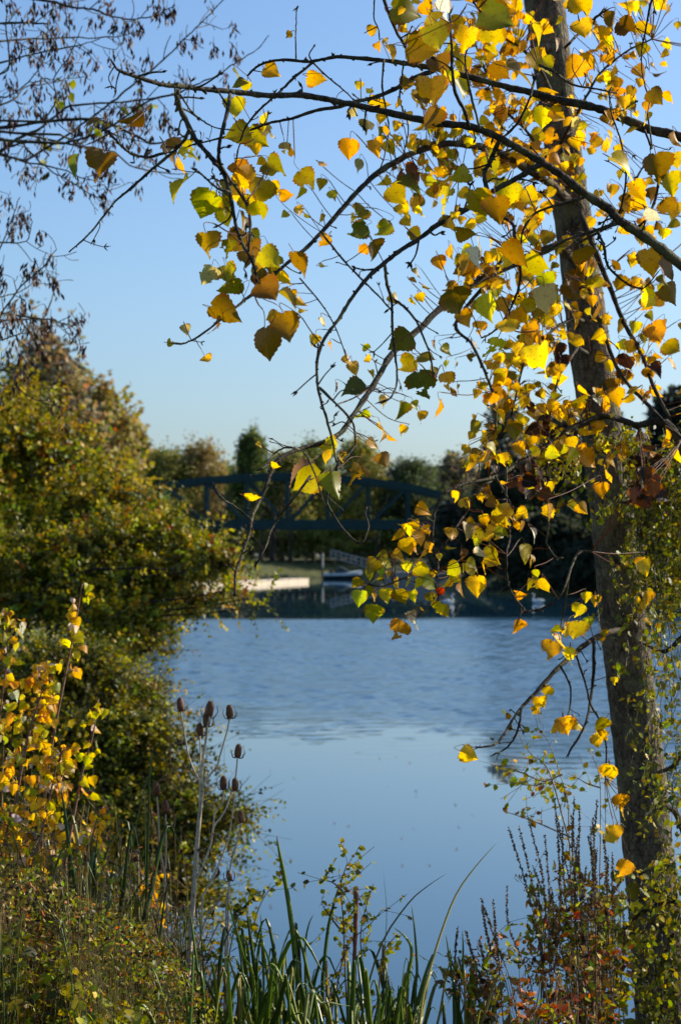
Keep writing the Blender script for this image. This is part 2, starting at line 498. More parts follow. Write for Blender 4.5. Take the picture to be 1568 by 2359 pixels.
def water_mat():
    m, n, l, b, out = mat('lake_water')
    geo = n.new('ShaderNodeNewGeometry')
    sep = n.new('ShaderNodeSeparateXYZ'); l.new(geo.outputs['Position'], sep.inputs[0])
    # breeze patch between two calm sheets, its edges wandering
    mp = nd(n, 'ShaderNodeMapping'); mp.inputs['Scale'].default_value = (.06, .10, .1); l.new(geo.outputs['Position'], mp.inputs[0])
    wob = nd(n, 'ShaderNodeTexNoise', Scale=1.0, Detail=3.); l.new(mp.outputs[0], wob.inputs['Vector'])
    yy = math_(n, l, 'ADD', sep.outputs[1], math_(n, l, 'MULTIPLY', math_(n, l, 'SUBTRACT', wob.outputs[0], .5), 26.))
    xr = n.new('ShaderNodeMapRange'); xr.interpolation_type = 'SMOOTHSTEP'
    xr.inputs['From Min'].default_value = 1.; xr.inputs['From Max'].default_value = 4.5; xr.inputs['To Max'].default_value = 11.
    l.new(sep.outputs[0], xr.inputs['Value'])
    yn = math_(n, l, 'ADD', yy, xr.outputs[0])
    def sstep(a, b_, yy=yy):
        x = n.new('ShaderNodeMapRange'); x.interpolation_type = 'SMOOTHSTEP'
        x.inputs['From Min'].default_value = a; x.inputs['From Max'].default_value = b_
        l.new(yy, x.inputs['Value']); return x.outputs[0]
    near = sstep(40., 54., yn)
    far_ = math_(n, l, 'SUBTRACT', 1.0, sstep(116., 126.))
    zone = math_(n, l, 'MULTIPLY', near, far_)
    # thin wind streaks on the far calm sheet
    mp2 = nd(n, 'ShaderNodeMapping'); mp2.inputs['Scale'].default_value = (.03, .30, 1.); l.new(geo.outputs['Position'], mp2.inputs[0])
    st = nd(n, 'ShaderNodeTexNoise', Scale=1., Detail=2.); l.new(mp2.outputs[0], st.inputs['Vector'])
    streak = math_(n, l, 'MULTIPLY', ramp(n, l, st.outputs[0], [(.64, (0, 0, 0)), (.70, (1, 1, 1))]), sstep(122., 132.))
    amp = math_(n, l, 'ADD', zone, math_(n, l, 'MULTIPLY', streak, .30))
    mp3 = nd(n, 'ShaderNodeMapping'); mp3.inputs['Scale'].default_value = (.9, 1.5, 1.); l.new(geo.outputs['Position'], mp3.inputs[0])
    w1 = nd(n, 'ShaderNodeTexNoise', Scale=1.1, Detail=3., Roughness=.55); l.new(mp3.outputs[0], w1.inputs['Vector'])
    mp4 = nd(n, 'ShaderNodeMapping'); mp4.inputs['Scale'].default_value = (.12, .35, 1.); l.new(geo.outputs['Position'], mp4.inputs[0])
    w2 = nd(n, 'ShaderNodeTexNoise', Scale=1.0, Detail=2.); l.new(mp4.outputs[0], w2.inputs['Vector'])
    gust = ramp(n, l, w2.outputs[0], [(.3, (.35, .35, .35)), (.7, (1, 1, 1))])
    h = math_(n, l, 'MULTIPLY', math_(n, l, 'MULTIPLY', w1.outputs[0], amp), gust)
    calm = nd(n, 'ShaderNodeTexNoise', Scale=.5, Detail=1.); l.new(mp3.outputs[0], calm.inputs['Vector'])
    h = math_(n, l, 'ADD', h, math_(n, l, 'MULTIPLY', calm.outputs[0], .012))
    bp = nd(n, 'ShaderNodeBump', Strength=1.0, Distance=.05); l.new(h, bp.inputs['Height'])
    l.new(bp.outputs[0], b.inputs['Normal'])
    b.inputs['Base Color'].default_value = (.011, .052, .092, 1)
    b.inputs['IOR'].default_value = 1.333
    b.inputs['Specular IOR Level'].default_value = .5
    rg = math_(n, l, 'ADD', .015, math_(n, l, 'MULTIPLY', amp, .16))
    l.new(rg, b.inputs['Roughness'])
    return m
g = Geo()
xs, ys = np.arange(-13., 21.01, .095), np.arange(34., 129., .085)
WX, WY = np.meshgrid(xs, ys, indexing='ij')
rw = np.random.default_rng(5)
def field(n, lmin, lmax, spread):
    """Sum of travelling ripples; slopes shared evenly between the wavelengths."""
    h = np.zeros_like(WX)
    for lam in np.geomspace(lmin, lmax, n):
        th = rw.normal(0, spread) + .35; k = 2 * np.pi / lam
        h += lam * np.sin(k * (WX * math.sin(th) + WY * math.cos(th)) + rw.uniform(0, 6.28) + 1.2 * np.sin(WX * .21 / lam ** .5 + rw.uniform(0, 6)) + 1.2 * np.sin(WY * .17 / lam ** .5 + rw.uniform(0, 6)))
    return h / n ** .5
def slow(sx, sy, n=7):
    h = np.zeros_like(WX)
    for _ in range(n):
        h += np.sin(WX * sx * rw.uniform(.4, 1.6) * rw.choice([-1, 1]) + WY * sy * rw.uniform(.4, 1.6) + rw.uniform(0, 6.28))
    return h / n ** .5
step = lambda a_, b_, t: np.clip((t - a_) / (b_ - a_), 0, 1) ** 2 * (3 - 2 * np.clip((t - a_) / (b_ - a_), 0, 1))
edge = WY + 2.6 * slow(.9, .5) + 1.6 * slow(2.6, 1.1) + step(1., 4.5, WX) * 8
zone = step(39., 55., edge) * (1 - step(115., 121., WY + 1.5 * slow(.5, .3)))
gust = np.clip(.85 + .22 * slow(.5, .35) + .34 * slow(4.5, 1.6, 11) + .24 * slow(10., 3.2, 11), .12, 1.8)
zone *= np.minimum(1, np.minimum(step(-13, -11.5, WX), 1 - step(19.5, 21, WX)))
zone *= step(34., 36., WY) * (1 - step(127., 128.9, WY))
WZ = zone * gust * .0200 * field(16, .26, .95, .8)
nxw, nyw = WX.shape
ii = (np.arange(nxw - 1)[:, None] * nyw + np.arange(nyw - 1)[None]).ravel()
g.add(np.stack([WX, WY, WZ], -1), np.stack([ii, ii + nyw, ii + nyw + 1, ii + 1], -1))
x0, x1, y0, y1 = xs[0], xs[-1], ys[0], ys[-1]
for a0, a1, b0, b1 in ((-40, 220, 7, y0), (-40, 220, y1, 360), (-40, x0, y0, y1), (x1, 220, y0, y1)):
    g.add([(a0, b0, 0), (a1, b0, 0), (a1, b1, 0), (a0, b1, 0)], [(0, 1, 2, 3)])
kind(g.build('lake', water_mat()), 'structure')

# ------------------------------------------------------------------ steel truss bridge
D_BR = 300.
M_STEEL = noisy_mat('painted_steel', [(.3, (.003, .024, .025)), (.7, (.006, .038, .038))], .8, .55, 4., .05)
M_CONC = noisy_mat('pale_concrete', [(.3, (.42, .35, .26)), (.7, (.62, .54, .42))], 1.2, .85, 6., .1)
M_STONE = noisy_mat('grey_stone', [(.3, (.12, .11, .10)), (.7, (.30, .28, .25))], 1.2, .9, 6., .2)
bridge = thing('truss_bridge', 'dark blue steel truss bridge with arched top crossing the far end of the lake', 'bridge', P(661, 1208, D_BR))
top = [(286, 1141), (380, 1117.5), (474, 1106), (568, 1099), (661, 1096.5), (755, 1100), (848, 1108), (940, 1121), (1033, 1144)]
for side, dd in (('near', 0.), ('far', 5.2)):
    T = [P(u, v, D_BR) + (0, dd, 0) for u, v in top]
    B = [P(u, 1208, D_BR) + (0, dd, 0) for u, v in top]
    L0 = P(200, 1208, D_BR) + np.array((0, dd, 0)); R0 = P(1120, 1208, D_BR) + np.array((0, dd, 0))
    g = Geo()
    for a, b in zip(T[:-1], T[1:]): beam(g, a, b, .7, 1.0)
    beam(g, L0, T[0], .7, .9); beam(g, T[-1], R0, .7, .9)
    g.build('top_chord', M_STEEL, bridge, False)
    g = Geo(); beam(g, L0, R0, .7, 1.35); g.build('bottom_chord', M_STEEL, bridge, False)
    for k in range(len(T)):
        g = Geo(); beam(g, B[k], T[k], .42, .5); g.build('vertical', M_STEEL, bridge, False)
    for k in range(len(T) - 1):
        g = Geo()
        if k < 4: beam(g, T[k], B[k + 1], .35, .40)
        else: beam(g, B[k], T[k + 1], .35, .40)
        g.build('diagonal', M_STEEL, bridge, False)
    for a, c in ((L0, 1), (R0, -1)):
        pass
g = Geo()
c = P(661, 1211, D_BR)
box(g, c + (0, 2.6, -.1), (55.3, 4.4, .5)); g.build('deck', M_STEEL, bridge, False)
for u in (195, 1125):
    g = Geo(); c = P(u, 1224, D_BR); box(g, (c[0], c[1] + 2.6, c[2] / 2 - .4), (5, 9, c[2]), bev=.2)
    g.build('abutment', M_STONE, bridge, False)
for k in range(2, 7):
    g = Geo(); u, v = top[k]; a = P(u, v + 3, D_BR); beam(g, a + (0, .4, 0), a + (0, 4.8, 0), .35, .4); g.build('cross_brace', M_STEEL, bridge, False)

# ------------------------------------------------------------------ landing stage, quay, boat, gangway, fence, swans
M_TINT = tint_mat('painted_surface', .45, .4, 8.)
def pontoon(name, label, cat, a, b, h, depth, m):
    a, b = np.array(a), np.array(b)
    mid = (a + b) / 2; L = np.linalg.norm(b - a); rz = math.atan2(b[1] - a[1], b[0] - a[0])
    o = thing(name, label, cat, mid)
    n = max(2, int(L / 3))
    sd = np.array([-math.sin(rz), math.cos(rz), 0])
    for k in range(n):
        g = Geo(); c = a + (b - a) * (k + .5) / n + sd * depth / 2
        box(g, (c[0], c[1], h / 2 - .35), (L / n - .06, depth, h + .7), rz, bev=.06)
        g.build('float_block', m, o, False)
    g = Geo(); c = mid + sd * depth / 2
    box(g, (c[0], c[1], h + .05), (L + .1, depth + .15, .1), rz, bev=.03); g.build('deck', m, o, False)
    for k in range(0, n, 2):
        c = a + (b - a) * (k + .8) / n + sd * .5
        g = Geo(); tube(g, smooth([c + (0, 0, h + .1), c + (0, 0, h + .45), c + (0, 0, h + .5)], 3), [.12] * 4 + [.18] * 2 + [.1], 8)
        g.build('bollard', M_STONE, o)
    return o
pl = P(440, 1357, 3.5 * F / 77.); pr = P(711, 1341, 3.5 * F / 61.)
pontoon('landing_stage', 'long pale concrete landing stage sunlit along the far bank', 'landing stage', (pl[0], pl[1], 0), (pr[0], pr[1], 0), .46, 2.2, M_CONC)
q0 = P(886, 1352, 3.5 * F / 66.); q1 = P(1000, 1358, 3.5 * F / 74.)
pontoon('stone_quay', 'grey stone quay behind the hanging yellow leaves right of the boat', 'quay', (q0[0], q0[1], 0), (q1[0], q1[1], 0), 1.5, 3., M_STONE)

def boat(u0, u1, v):
    d = 3.5 * F / (v - VH)
    a, b = P(u0, v, d), P(u1, v, d)
    L = np.linalg.norm(b - a)
    o = thing('motor_boat', 'small white motor boat with dark hull moored by the gangway', 'boat', ((a[0] + b[0]) / 2, d, 0))
    S = np.linspace(0, 1, 13)
    half = np.interp(S, [0, .5, .8, .93, 1], [.85, 1., .72, .32, .03]) * .95
    sheer = np.interp(S, [0, .5, 1], [.80, .86, 1.25])
    keel = np.interp(S, [0, .7, 1], [-.25, -.25, .35])
    def loft(sec_fn, name, c, wt=True):
        g = Geo(); V = []
        for s, hw, sh, ke in zip(S, half, sheer, keel):
            V.append([(a[0] + L * s, d + y * hw, z) for y, z in sec_fn(hw, sh, ke)])
        V = np.array(V); k = V.shape[1]
        q = [(i * k + j, (i + 1) * k + j, (i + 1) * k + j + 1, i * k + j + 1) for i in range(12) for j in range(k - 1)]
        t = [(0, j, j + 1) for j in range(1, k - 1)]
        g.add(V, q, t, None, c); return g.build(name, M_TINT, o, False)
    loft(lambda h, s, k: [(-1, s * .55), (-.92, s * .2), (-.55, k * .6), (0, k), (.55, k * .6), (.92, s * .2), (1, s * .55)], 'hull', (.02, .025, .03))
    loft(lambda h, s, k: [(-1, s * .55), (-1.04, s * .75), (-1, s), (-.8, s + .03), (0, s + .1), (.8, s + .03), (1, s), (1.04, s * .75), (1, s * .55)], 'topsides', (.75, .75, .72))
    g = Geo(); V = []
    for s, hw, zt in ((.38, .85, 1.75), (.48, .80, 1.80), (.68, .55, 1.05)):
        V += [(a[0] + L * s, d - hw, zt), (a[0] + L * s, d, zt + .08), (a[0] + L * s, d + hw, zt)]
    V += [(a[0] + L * .38, d - .9, .9), (a[0] + L * .38, d + .9, .9), (a[0] + L * .68, d - .62, .96), (a[0] + L * .68, d + .62, .96)]
    g.add(V, [(0, 3, 4, 1), (1, 4, 5, 2), (3, 6, 7, 4), (4, 7, 8, 5), (9, 11, 6, 0), (2, 8, 12, 10)], None, None, (.05, .07, .09))
    g.build('windscreen', M_TINT, o, False)
    for s in (.2, .33):
        g = Geo(); box(g, (a[0] + L * s, d - .35, 1.1), (.5, .9, .7), bev=.08, col_=(.10, .08, .07)); g.build('seat', M_TINT, o, False)
    g = Geo(); box(g, (a[0] - .1, d, .8), (.3, .4, .7), bev=.1, col_=(.03, .03, .035)); box(g, (a[0] - .12, d, .2), (.12, .12, .8), col_=(.03, .03, .035))
    g.build('outboard_motor', M_TINT, o, False)
boat(744, 834, 1333)

dg = 332.
gw = thing('gangway', 'pale gangway with slatted rails sloping from the bank down to the boat', 'gangway', P(810, 1310, dg))
A0, A1 = P(762, 1283, dg + 4), P(880, 1316, dg - 1)
g = Geo(); beam(g, A0, A1, 1.4, .25); g.build('walkway', M_STONE, gw, False)
M_RAIL = noisy_mat('pale_rail', [(.3, (.38, .36, .33)), (.7, (.60, .57, .52))], 4., .6)
for off in (-.65, .65):
    g = Geo()
    o3 = np.array([0, off, 0])
    beam(g, A0 + o3 + (0, 0, 1.15), A1 + o3 + (0, 0, 1.15), .10, .12)
    beam(g, A0 + o3 + (0, 0, .6), A1 + o3 + (0, 0, .6), .06, .08)
    for k in range(11):
        p = A0 + (A1 - A0) * k / 10 + o3
        beam(g, p, p + (0, 0, 1.15), .10, .10)
    g.build('handrail', M_RAIL, gw, False)

M_WOOD = noisy_mat('weathered_timber', [(.3, (.03, .025, .02)), (.7, (.08, .07, .055))], 3., .9)
fn = thing('post_fence', 'dark timber post fence along the top of the far bank', 'fence', P(640, 1290, 347))
for u in np.arange(470, 980, 23.):
    g = Geo(); a = P(u + 3 * math.sin(u), 1291, 347); a[2] = ground_z(a[0], 347.) - .1
    tube(g, [a, a + (0, 0, 1.25)], [.12, .10], 7); g.build('fence_post', M_WOOD, fn)
g = Geo(); zb = 3.75; beam(g, P(466, 1274, 347), P(975, 1274, 347), .06, .12); g.build('rail', M_WOOD, fn, False)

def post(label, u, vt, d, r, zb=None, name='marker_post'):
    a = P(u, vt, d); b = a.copy(); b[2] = (ground_z(a[0], d) - .2) if zb is None else zb
    g = Geo(); tube(g, smooth([b, (a + b) / 2, a - (0, 0, .05), a], 3), [r] * 9 + [r * .6], 10)
    # collar under the cap
    tube(g, [a - (0, 0, .28), a - (0, 0, .20)], r * 1.2, 10)
    o = g.build(name, M_RAIL); tag(o, label, 'post')
post('white post standing on the far bank beside the dark fence', 743, 1275, 345, .13)
post('pale mooring post in the water beside the left bank under the overhanging bush', 468, 1352, 3.5 * F / 122, .13, -.6)

def swan(label, u, v, L, face):
    d = 3.5 * F / (v - VH)
    c = P(u, v, d); c[2] = 0
    pts = np.array([(-.62, 0, .26), (-.5, 0, .24), (-.3, 0, .20), (-.05, 0, .17), (.2, 0, .16), (.36, 0, .2), (.45, 0, .32), (.44, 0, .46), (.38, 0, .6), (.36, 0, .74), (.42, 0, .84), (.50, 0, .85), (.56, 0, .83)]) * L
    rad = np.array([.015, .10, .19, .235, .22, .16, .085, .055, .046, .044, .052, .056, .04]) * L
    pts = smooth(pts, 4); rad = np.maximum(smooth(rad[:, None], 4)[:, 0], .01 * L)
    pts[:, 0] *= face
    o = thing('swan', label, 'swan', c)
    g = Geo(); tube(g, pts + c, rad, 12, (.72, .72, .70)); body = g.build('body', M_TINT, o)
    g = Geo(); tube(g, np.array([(.54 * face, 0, .835), (.60 * face, 0, .815), (.655 * face, 0, .79)]) * L + c, np.array([.033, .026, .008]) * L, 8, (.55, .17, .03)); g.build('bill', M_TINT, o)
    for s in (-1, 1):
        w_ = np.array([(.22, .17, .24), (.0, .2, .30), (-.25, .16, .31), (-.48, .07, .29), (-.6, .02, .27)]) * L
        w_[:, 0] *= face; w_[:, 1] *= s
        g = Geo(); tube(g, smooth(w_, 4) + c, np.interp(np.linspace(0, 1, 17), [0, .3, .8, 1], [.04, .09, .05, .01]) * L, 8, (.78, .78, .76)); g.build('wing', M_TINT, o)
swan('white swan with upright neck on the dark water left of the poplar leaves', 1030, 1391, .85, 1)
swan('second white swan half hidden by twigs nearer the leaning trunk', 1238, 1389, .8, -1)

# ------------------------------------------------------------------ far trees
LF_FAR = leaf_simple(.5, .15, .1, (.4,))
def blob_points(rng, n, c, r, clumps, spread=.34):
    """Points gathered in clumps on and under the surface of an ellipsoid."""
    d = unit(rng.normal(size=(clumps, 3))); d[:, 2] = np.abs(d[:, 2]) * 1.0 - .35 * rng.random(clumps)
    d = unit(d)
    cc = d * rng.uniform(.55, 1.0, (clumps, 1))
    k = rng.integers(0, clumps, n)
    s = rng.uniform(.6, 1.25, clumps)[k][:, None]
    p = cc[k] + rng.normal(0, spread * .55, (n, 3)) * s
    out = unit(p + rng.normal(0, .25, (n, 3)))
    return np.asarray(c) + p * np.asarray(r), out

def far_tree(label, u, vtop, d, width, pal, wts, seed, n=2600, lf=.55, low=.12, cat='tree', name='broadleaf_tree', group=None, sparse=1.0, shape=1.0, zb=None, lobes=5):
    rng = np.random.default_rng(seed)
    base = P(u, 1280, d); base[2] = (ground_z(base[0], d) if zb is None else zb) - .1
    ztop = P(u, vtop, d)[2]
    hgt = ztop - base[2]; rw = width / F * d / 2
    o = thing(name, label, cat, base, group)
    g = Geo()
    lean = rng.normal(0, .03, 2) * hgt
    tp = base + np.array([lean[0], lean[1], hgt * .8])
    tr = max(.012 * hgt + .05, .08)
    tube(g, smooth([base, base + (tp - base) * .35 + rng.normal(0, .02, 3) * hgt, tp], 4), np.linspace(tr * 1.3, tr * .25, 9), 8)
    g.build('trunk', M_FARBARK, o)
    gl, gb = Geo(), Geo()
    cen = []
    for k in range(lobes):
        f = k / max(lobes - 1, 1)
        hh = low + (1 - low) * (.25 + .6 * f)
        rr = rw * (.75 - .25 * f * shape) * rng.uniform(.8, 1.1)
        off = unit(rng.normal(size=2)) * rw * (.38 * (1 - f) + .12) * (0 if k == lobes - 1 else 1)
        c = base + np.array([off[0] + lean[0] * f, off[1] + lean[1] * f, hgt * hh])
        rz = min(hgt * (1 - low) * .30, hgt * (1 - hh) * .98 + .02) if k == lobes - 1 else hgt * (1 - low) * .27
        cen.append((c, np.array([rr, rr, rz])))
        tube(gb, smooth([base + (tp - base) * rng.uniform(.25, .6), (base + (tp - base) * .5 + c) / 2 + rng.normal(0, .03, 3) * hgt, c], 3), np.linspace(tr * .5, tr * .1, 7), 5)
    for c, r in cen:
        m = int(n * sparse / lobes)
        p, out = blob_points(rng, m, c, r, 26)
        dr = unit(out + rng.normal(0, .8, (m, 3)) - np.array([0, 0, .2]))
        nr = unit(out + rng.normal(0, .7, (m, 3)) + np.array([0, 0, .5]))
        scatter(gl, LF_FAR, p, dr, nr, lf * rng.uniform(.6, 1.3, m), mixcol(rng, m, pal, wts))
        # fine twigs reaching past the leaves
        for q in rng.choice(m, min(m, 26), False):
            tube(gb, np.stack([c + (p[q] - c) * .4, p[q], p[q] + out[q] * lf * rng.uniform(.5, 1.6)]), [tr * .12, tr * .06, tr * .02], 3, closed=False)
    gb.build('limbs', M_FARBARK, o)
    gl.build('crown', M_FAR, o)
    return o
PAL.update({'1': (.19, .22, .04), '2': (.30, .27, .07), '3': (.30, .20, .08), '4': (.09, .12, .035), '5': (.32, .27, .13), '6': (.046, .055, .030), '7': (.32, .24, .03), '8': (.06, .066, .06)})  # darkest green carries the shade of the backlit right-bank wood
G_FAR = 'trees beyond the bridge'
for i, (lab, u, vt, d, wd, pal, wts, kw) in enumerate([
    ('slim olive tree behind the left end of the blue bridge', 388, 1039, 373, 170, '21', (3, 1), {}),
    ('broad brown-tinged tree above the left half of the blue bridge', 462, 1021, 377, 190, '325', (3, 2, 1), {}),
    ('tall dark green tree standing above the bridge, highest beyond it', 576, 989, 367, 120, '41', (3, 2), dict(shape=1.4)),
    ('olive tree just right of the tall dark one above the bridge', 652, 1039, 375, 170, '24', (2, 1), {}),
    ('dark tree behind the middle of the bridge arch', 722, 1019, 381, 170, '14', (2, 2), {}),
    ('rounded yellow-green tree behind the right half of the bridge', 826, 1011, 369, 195, '217', (3, 2, 1), {}),
    ('low dark tree over the right end of the bridge', 945, 1059, 367, 210, '48', (3, 1), {}),
    ('greyish half-bare tree right of the bridge end', 1048, 1045, 376, 200, '58', (3, 2), dict(sparse=.9)),
    ('grey-brown tree behind the lake between bridge and dark wood', 1130, 1035, 355, 130, '538', (3, 1, 2), dict(sparse=.8)),
    ('yellowing tree peeping between the left bank trees and the bridge', 330, 1035, 385, 110, '72', (2, 2), {}),
    ]):
    far_tree(lab, u, vt, d, wd, pal, wts, 100 + i, n=11000, lf=.46, low=.02, lobes=8, group=G_FAR, **kw)
G_BUSH = 'bushes under the bridge'
for i, (lab, u, vt, d, wd, pal, wts) in enumerate([
    ('dark bush under the left part of the bridge', 512, 1214, 363, 120, '14', (1, 3)),
    ('reddish bush under the bridge beside a dark tree stem', 645, 1224, 362, 90, '311', (2, 1, 1)),
    ('sunlit green bush under the bridge left of the white post', 705, 1206, 364, 95, '12', (2, 1)),
    ('green bush under the bridge above the gangway', 800, 1214, 364, 110, '127', (3, 2, 1)),
    ('shaded green bush under the right end of the bridge', 905, 1196, 363, 120, '14', (2, 2)),
    ('dark bush between the bridge end and the right-hand wood', 1005, 1200, 357, 120, '46', (1, 2))]):
    far_tree(lab, u, vt, d, wd * 1.45, pal, wts, 140 + i, n=4600, lf=.40, low=-.02, cat='bush', name='bank_bush', group=G_BUSH, lobes=4)
for i, (u, d) in enumerate(((508, 357), (628, 356), (602, 358), (668, 358), (868, 357))):
    g = Geo(); b_ = P(u, 1285, d); b_[2] = ground_z(b_[0], d) - .1
    pp = smooth([b_, b_ + (.1, .1, 2.5), b_ + (.25, .2, 6.), b_ + (.1, .4, 8.5)], 4)
    tube(g, pp, np.linspace(.42, .16, len(pp)) * (1.3 if i == 1 else .7), 8)
    for a in (-1, 1): tube(g, smooth([pp[-4], pp[-2] + (a * .9, .3, 1.0), pp[-1] + (a * 2.0, .5, 2.6)], 3), np.linspace(.14, .03, 7), 5)
    tag(g.build('tree_stem', M_FARBARK), ['thin dark tree stem at the left under the bridge', 'thickest dark tree stem under the bridge behind the bank', 'slim stem just left of the thickest one under the bridge',
        'slim stem between the reddish bush and the sunlit bush under the bridge', 'dark stem right of the gangway under the bridge'][i], 'tree')
# dark wood on the right bank
G_R = 'dark trees on the right bank'
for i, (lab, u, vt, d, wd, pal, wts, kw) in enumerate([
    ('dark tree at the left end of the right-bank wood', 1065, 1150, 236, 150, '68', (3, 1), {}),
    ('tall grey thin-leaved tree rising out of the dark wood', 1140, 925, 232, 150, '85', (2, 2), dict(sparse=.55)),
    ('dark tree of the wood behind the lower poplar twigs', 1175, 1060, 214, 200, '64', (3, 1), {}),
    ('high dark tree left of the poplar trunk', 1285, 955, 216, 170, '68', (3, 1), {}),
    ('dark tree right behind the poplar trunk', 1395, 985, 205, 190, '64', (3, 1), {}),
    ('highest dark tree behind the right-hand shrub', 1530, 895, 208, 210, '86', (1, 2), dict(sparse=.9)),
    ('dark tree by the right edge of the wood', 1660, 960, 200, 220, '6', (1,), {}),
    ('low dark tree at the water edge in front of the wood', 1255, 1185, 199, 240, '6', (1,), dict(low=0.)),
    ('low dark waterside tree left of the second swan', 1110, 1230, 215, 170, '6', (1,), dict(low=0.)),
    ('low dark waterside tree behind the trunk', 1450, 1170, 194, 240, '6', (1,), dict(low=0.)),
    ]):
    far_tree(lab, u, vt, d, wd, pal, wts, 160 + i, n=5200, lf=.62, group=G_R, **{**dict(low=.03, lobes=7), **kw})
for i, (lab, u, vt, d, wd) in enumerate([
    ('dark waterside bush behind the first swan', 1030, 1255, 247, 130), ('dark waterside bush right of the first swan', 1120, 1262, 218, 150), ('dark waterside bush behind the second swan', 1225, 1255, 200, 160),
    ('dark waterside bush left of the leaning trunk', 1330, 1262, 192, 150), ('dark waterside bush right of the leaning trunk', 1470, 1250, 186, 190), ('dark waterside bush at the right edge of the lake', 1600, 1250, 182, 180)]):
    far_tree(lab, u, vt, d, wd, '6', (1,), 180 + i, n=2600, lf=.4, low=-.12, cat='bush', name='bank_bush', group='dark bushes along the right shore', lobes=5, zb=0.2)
# trees along the left bank
for i, (lab, u, vt, d, wd, pal, wts, kw) in enumerate([
    ('tall russet-brown tree top against the sky above the left bush', 108, 772, 74, 300, '385', (3, 2, 2), dict(sparse=1.2, shape=.3)),
    ('brown autumn tree sloping down behind the yellow-green bush', 215, 872, 92, 250, '3752', (2, 1, 1, 2), dict(sparse=.9)),
    ('ochre tree nearest the bridge on the left bank', 298, 968, 118, 190, '732', (2, 2, 2), {}),
    ('dark green tree low behind the left bush by the water', 345, 1150, 112, 130, '142', (1, 2, 1), {}),
    ('brown tree filling the left edge behind the bush', -30, 860, 66, 200, '32', (2, 2), {}),
    ]):
    far_tree(lab, u, vt, d, wd, pal, wts, 190 + i, n=9000, lf=.24 * d / 90, low=.05, group='autumn trees on the left bank', lobes=8, **kw)
# wooded skyline behind everything
rng = np.random.default_rng(7)
gl, m = Geo(), 30000
uu = rng.uniform(-900, 2600, m); dd = rng.uniform(430, 470, m)
tops = 1092 - 22 * np.sin(uu * .013) - 18 * np.sin(uu * .037 + 1)
vv = tops + (1290 - tops) * rng.random(m)
scatter(gl, LF_FAR, P(uu, vv, dd), unit(rng.normal(size=(m, 3))), unit(rng.normal(size=(m, 3)) + (0, -.4, .5)), 1.9 * rng.uniform(.5, 1.3, m), mixcol(rng, m, '1458', (2, 2, 2, 2)))
o = kind(gl.build('distant_woodland', M_FAR), 'stuff'); tag(o, 'low distant woodland closing the view beyond the bridge', 'woodland')

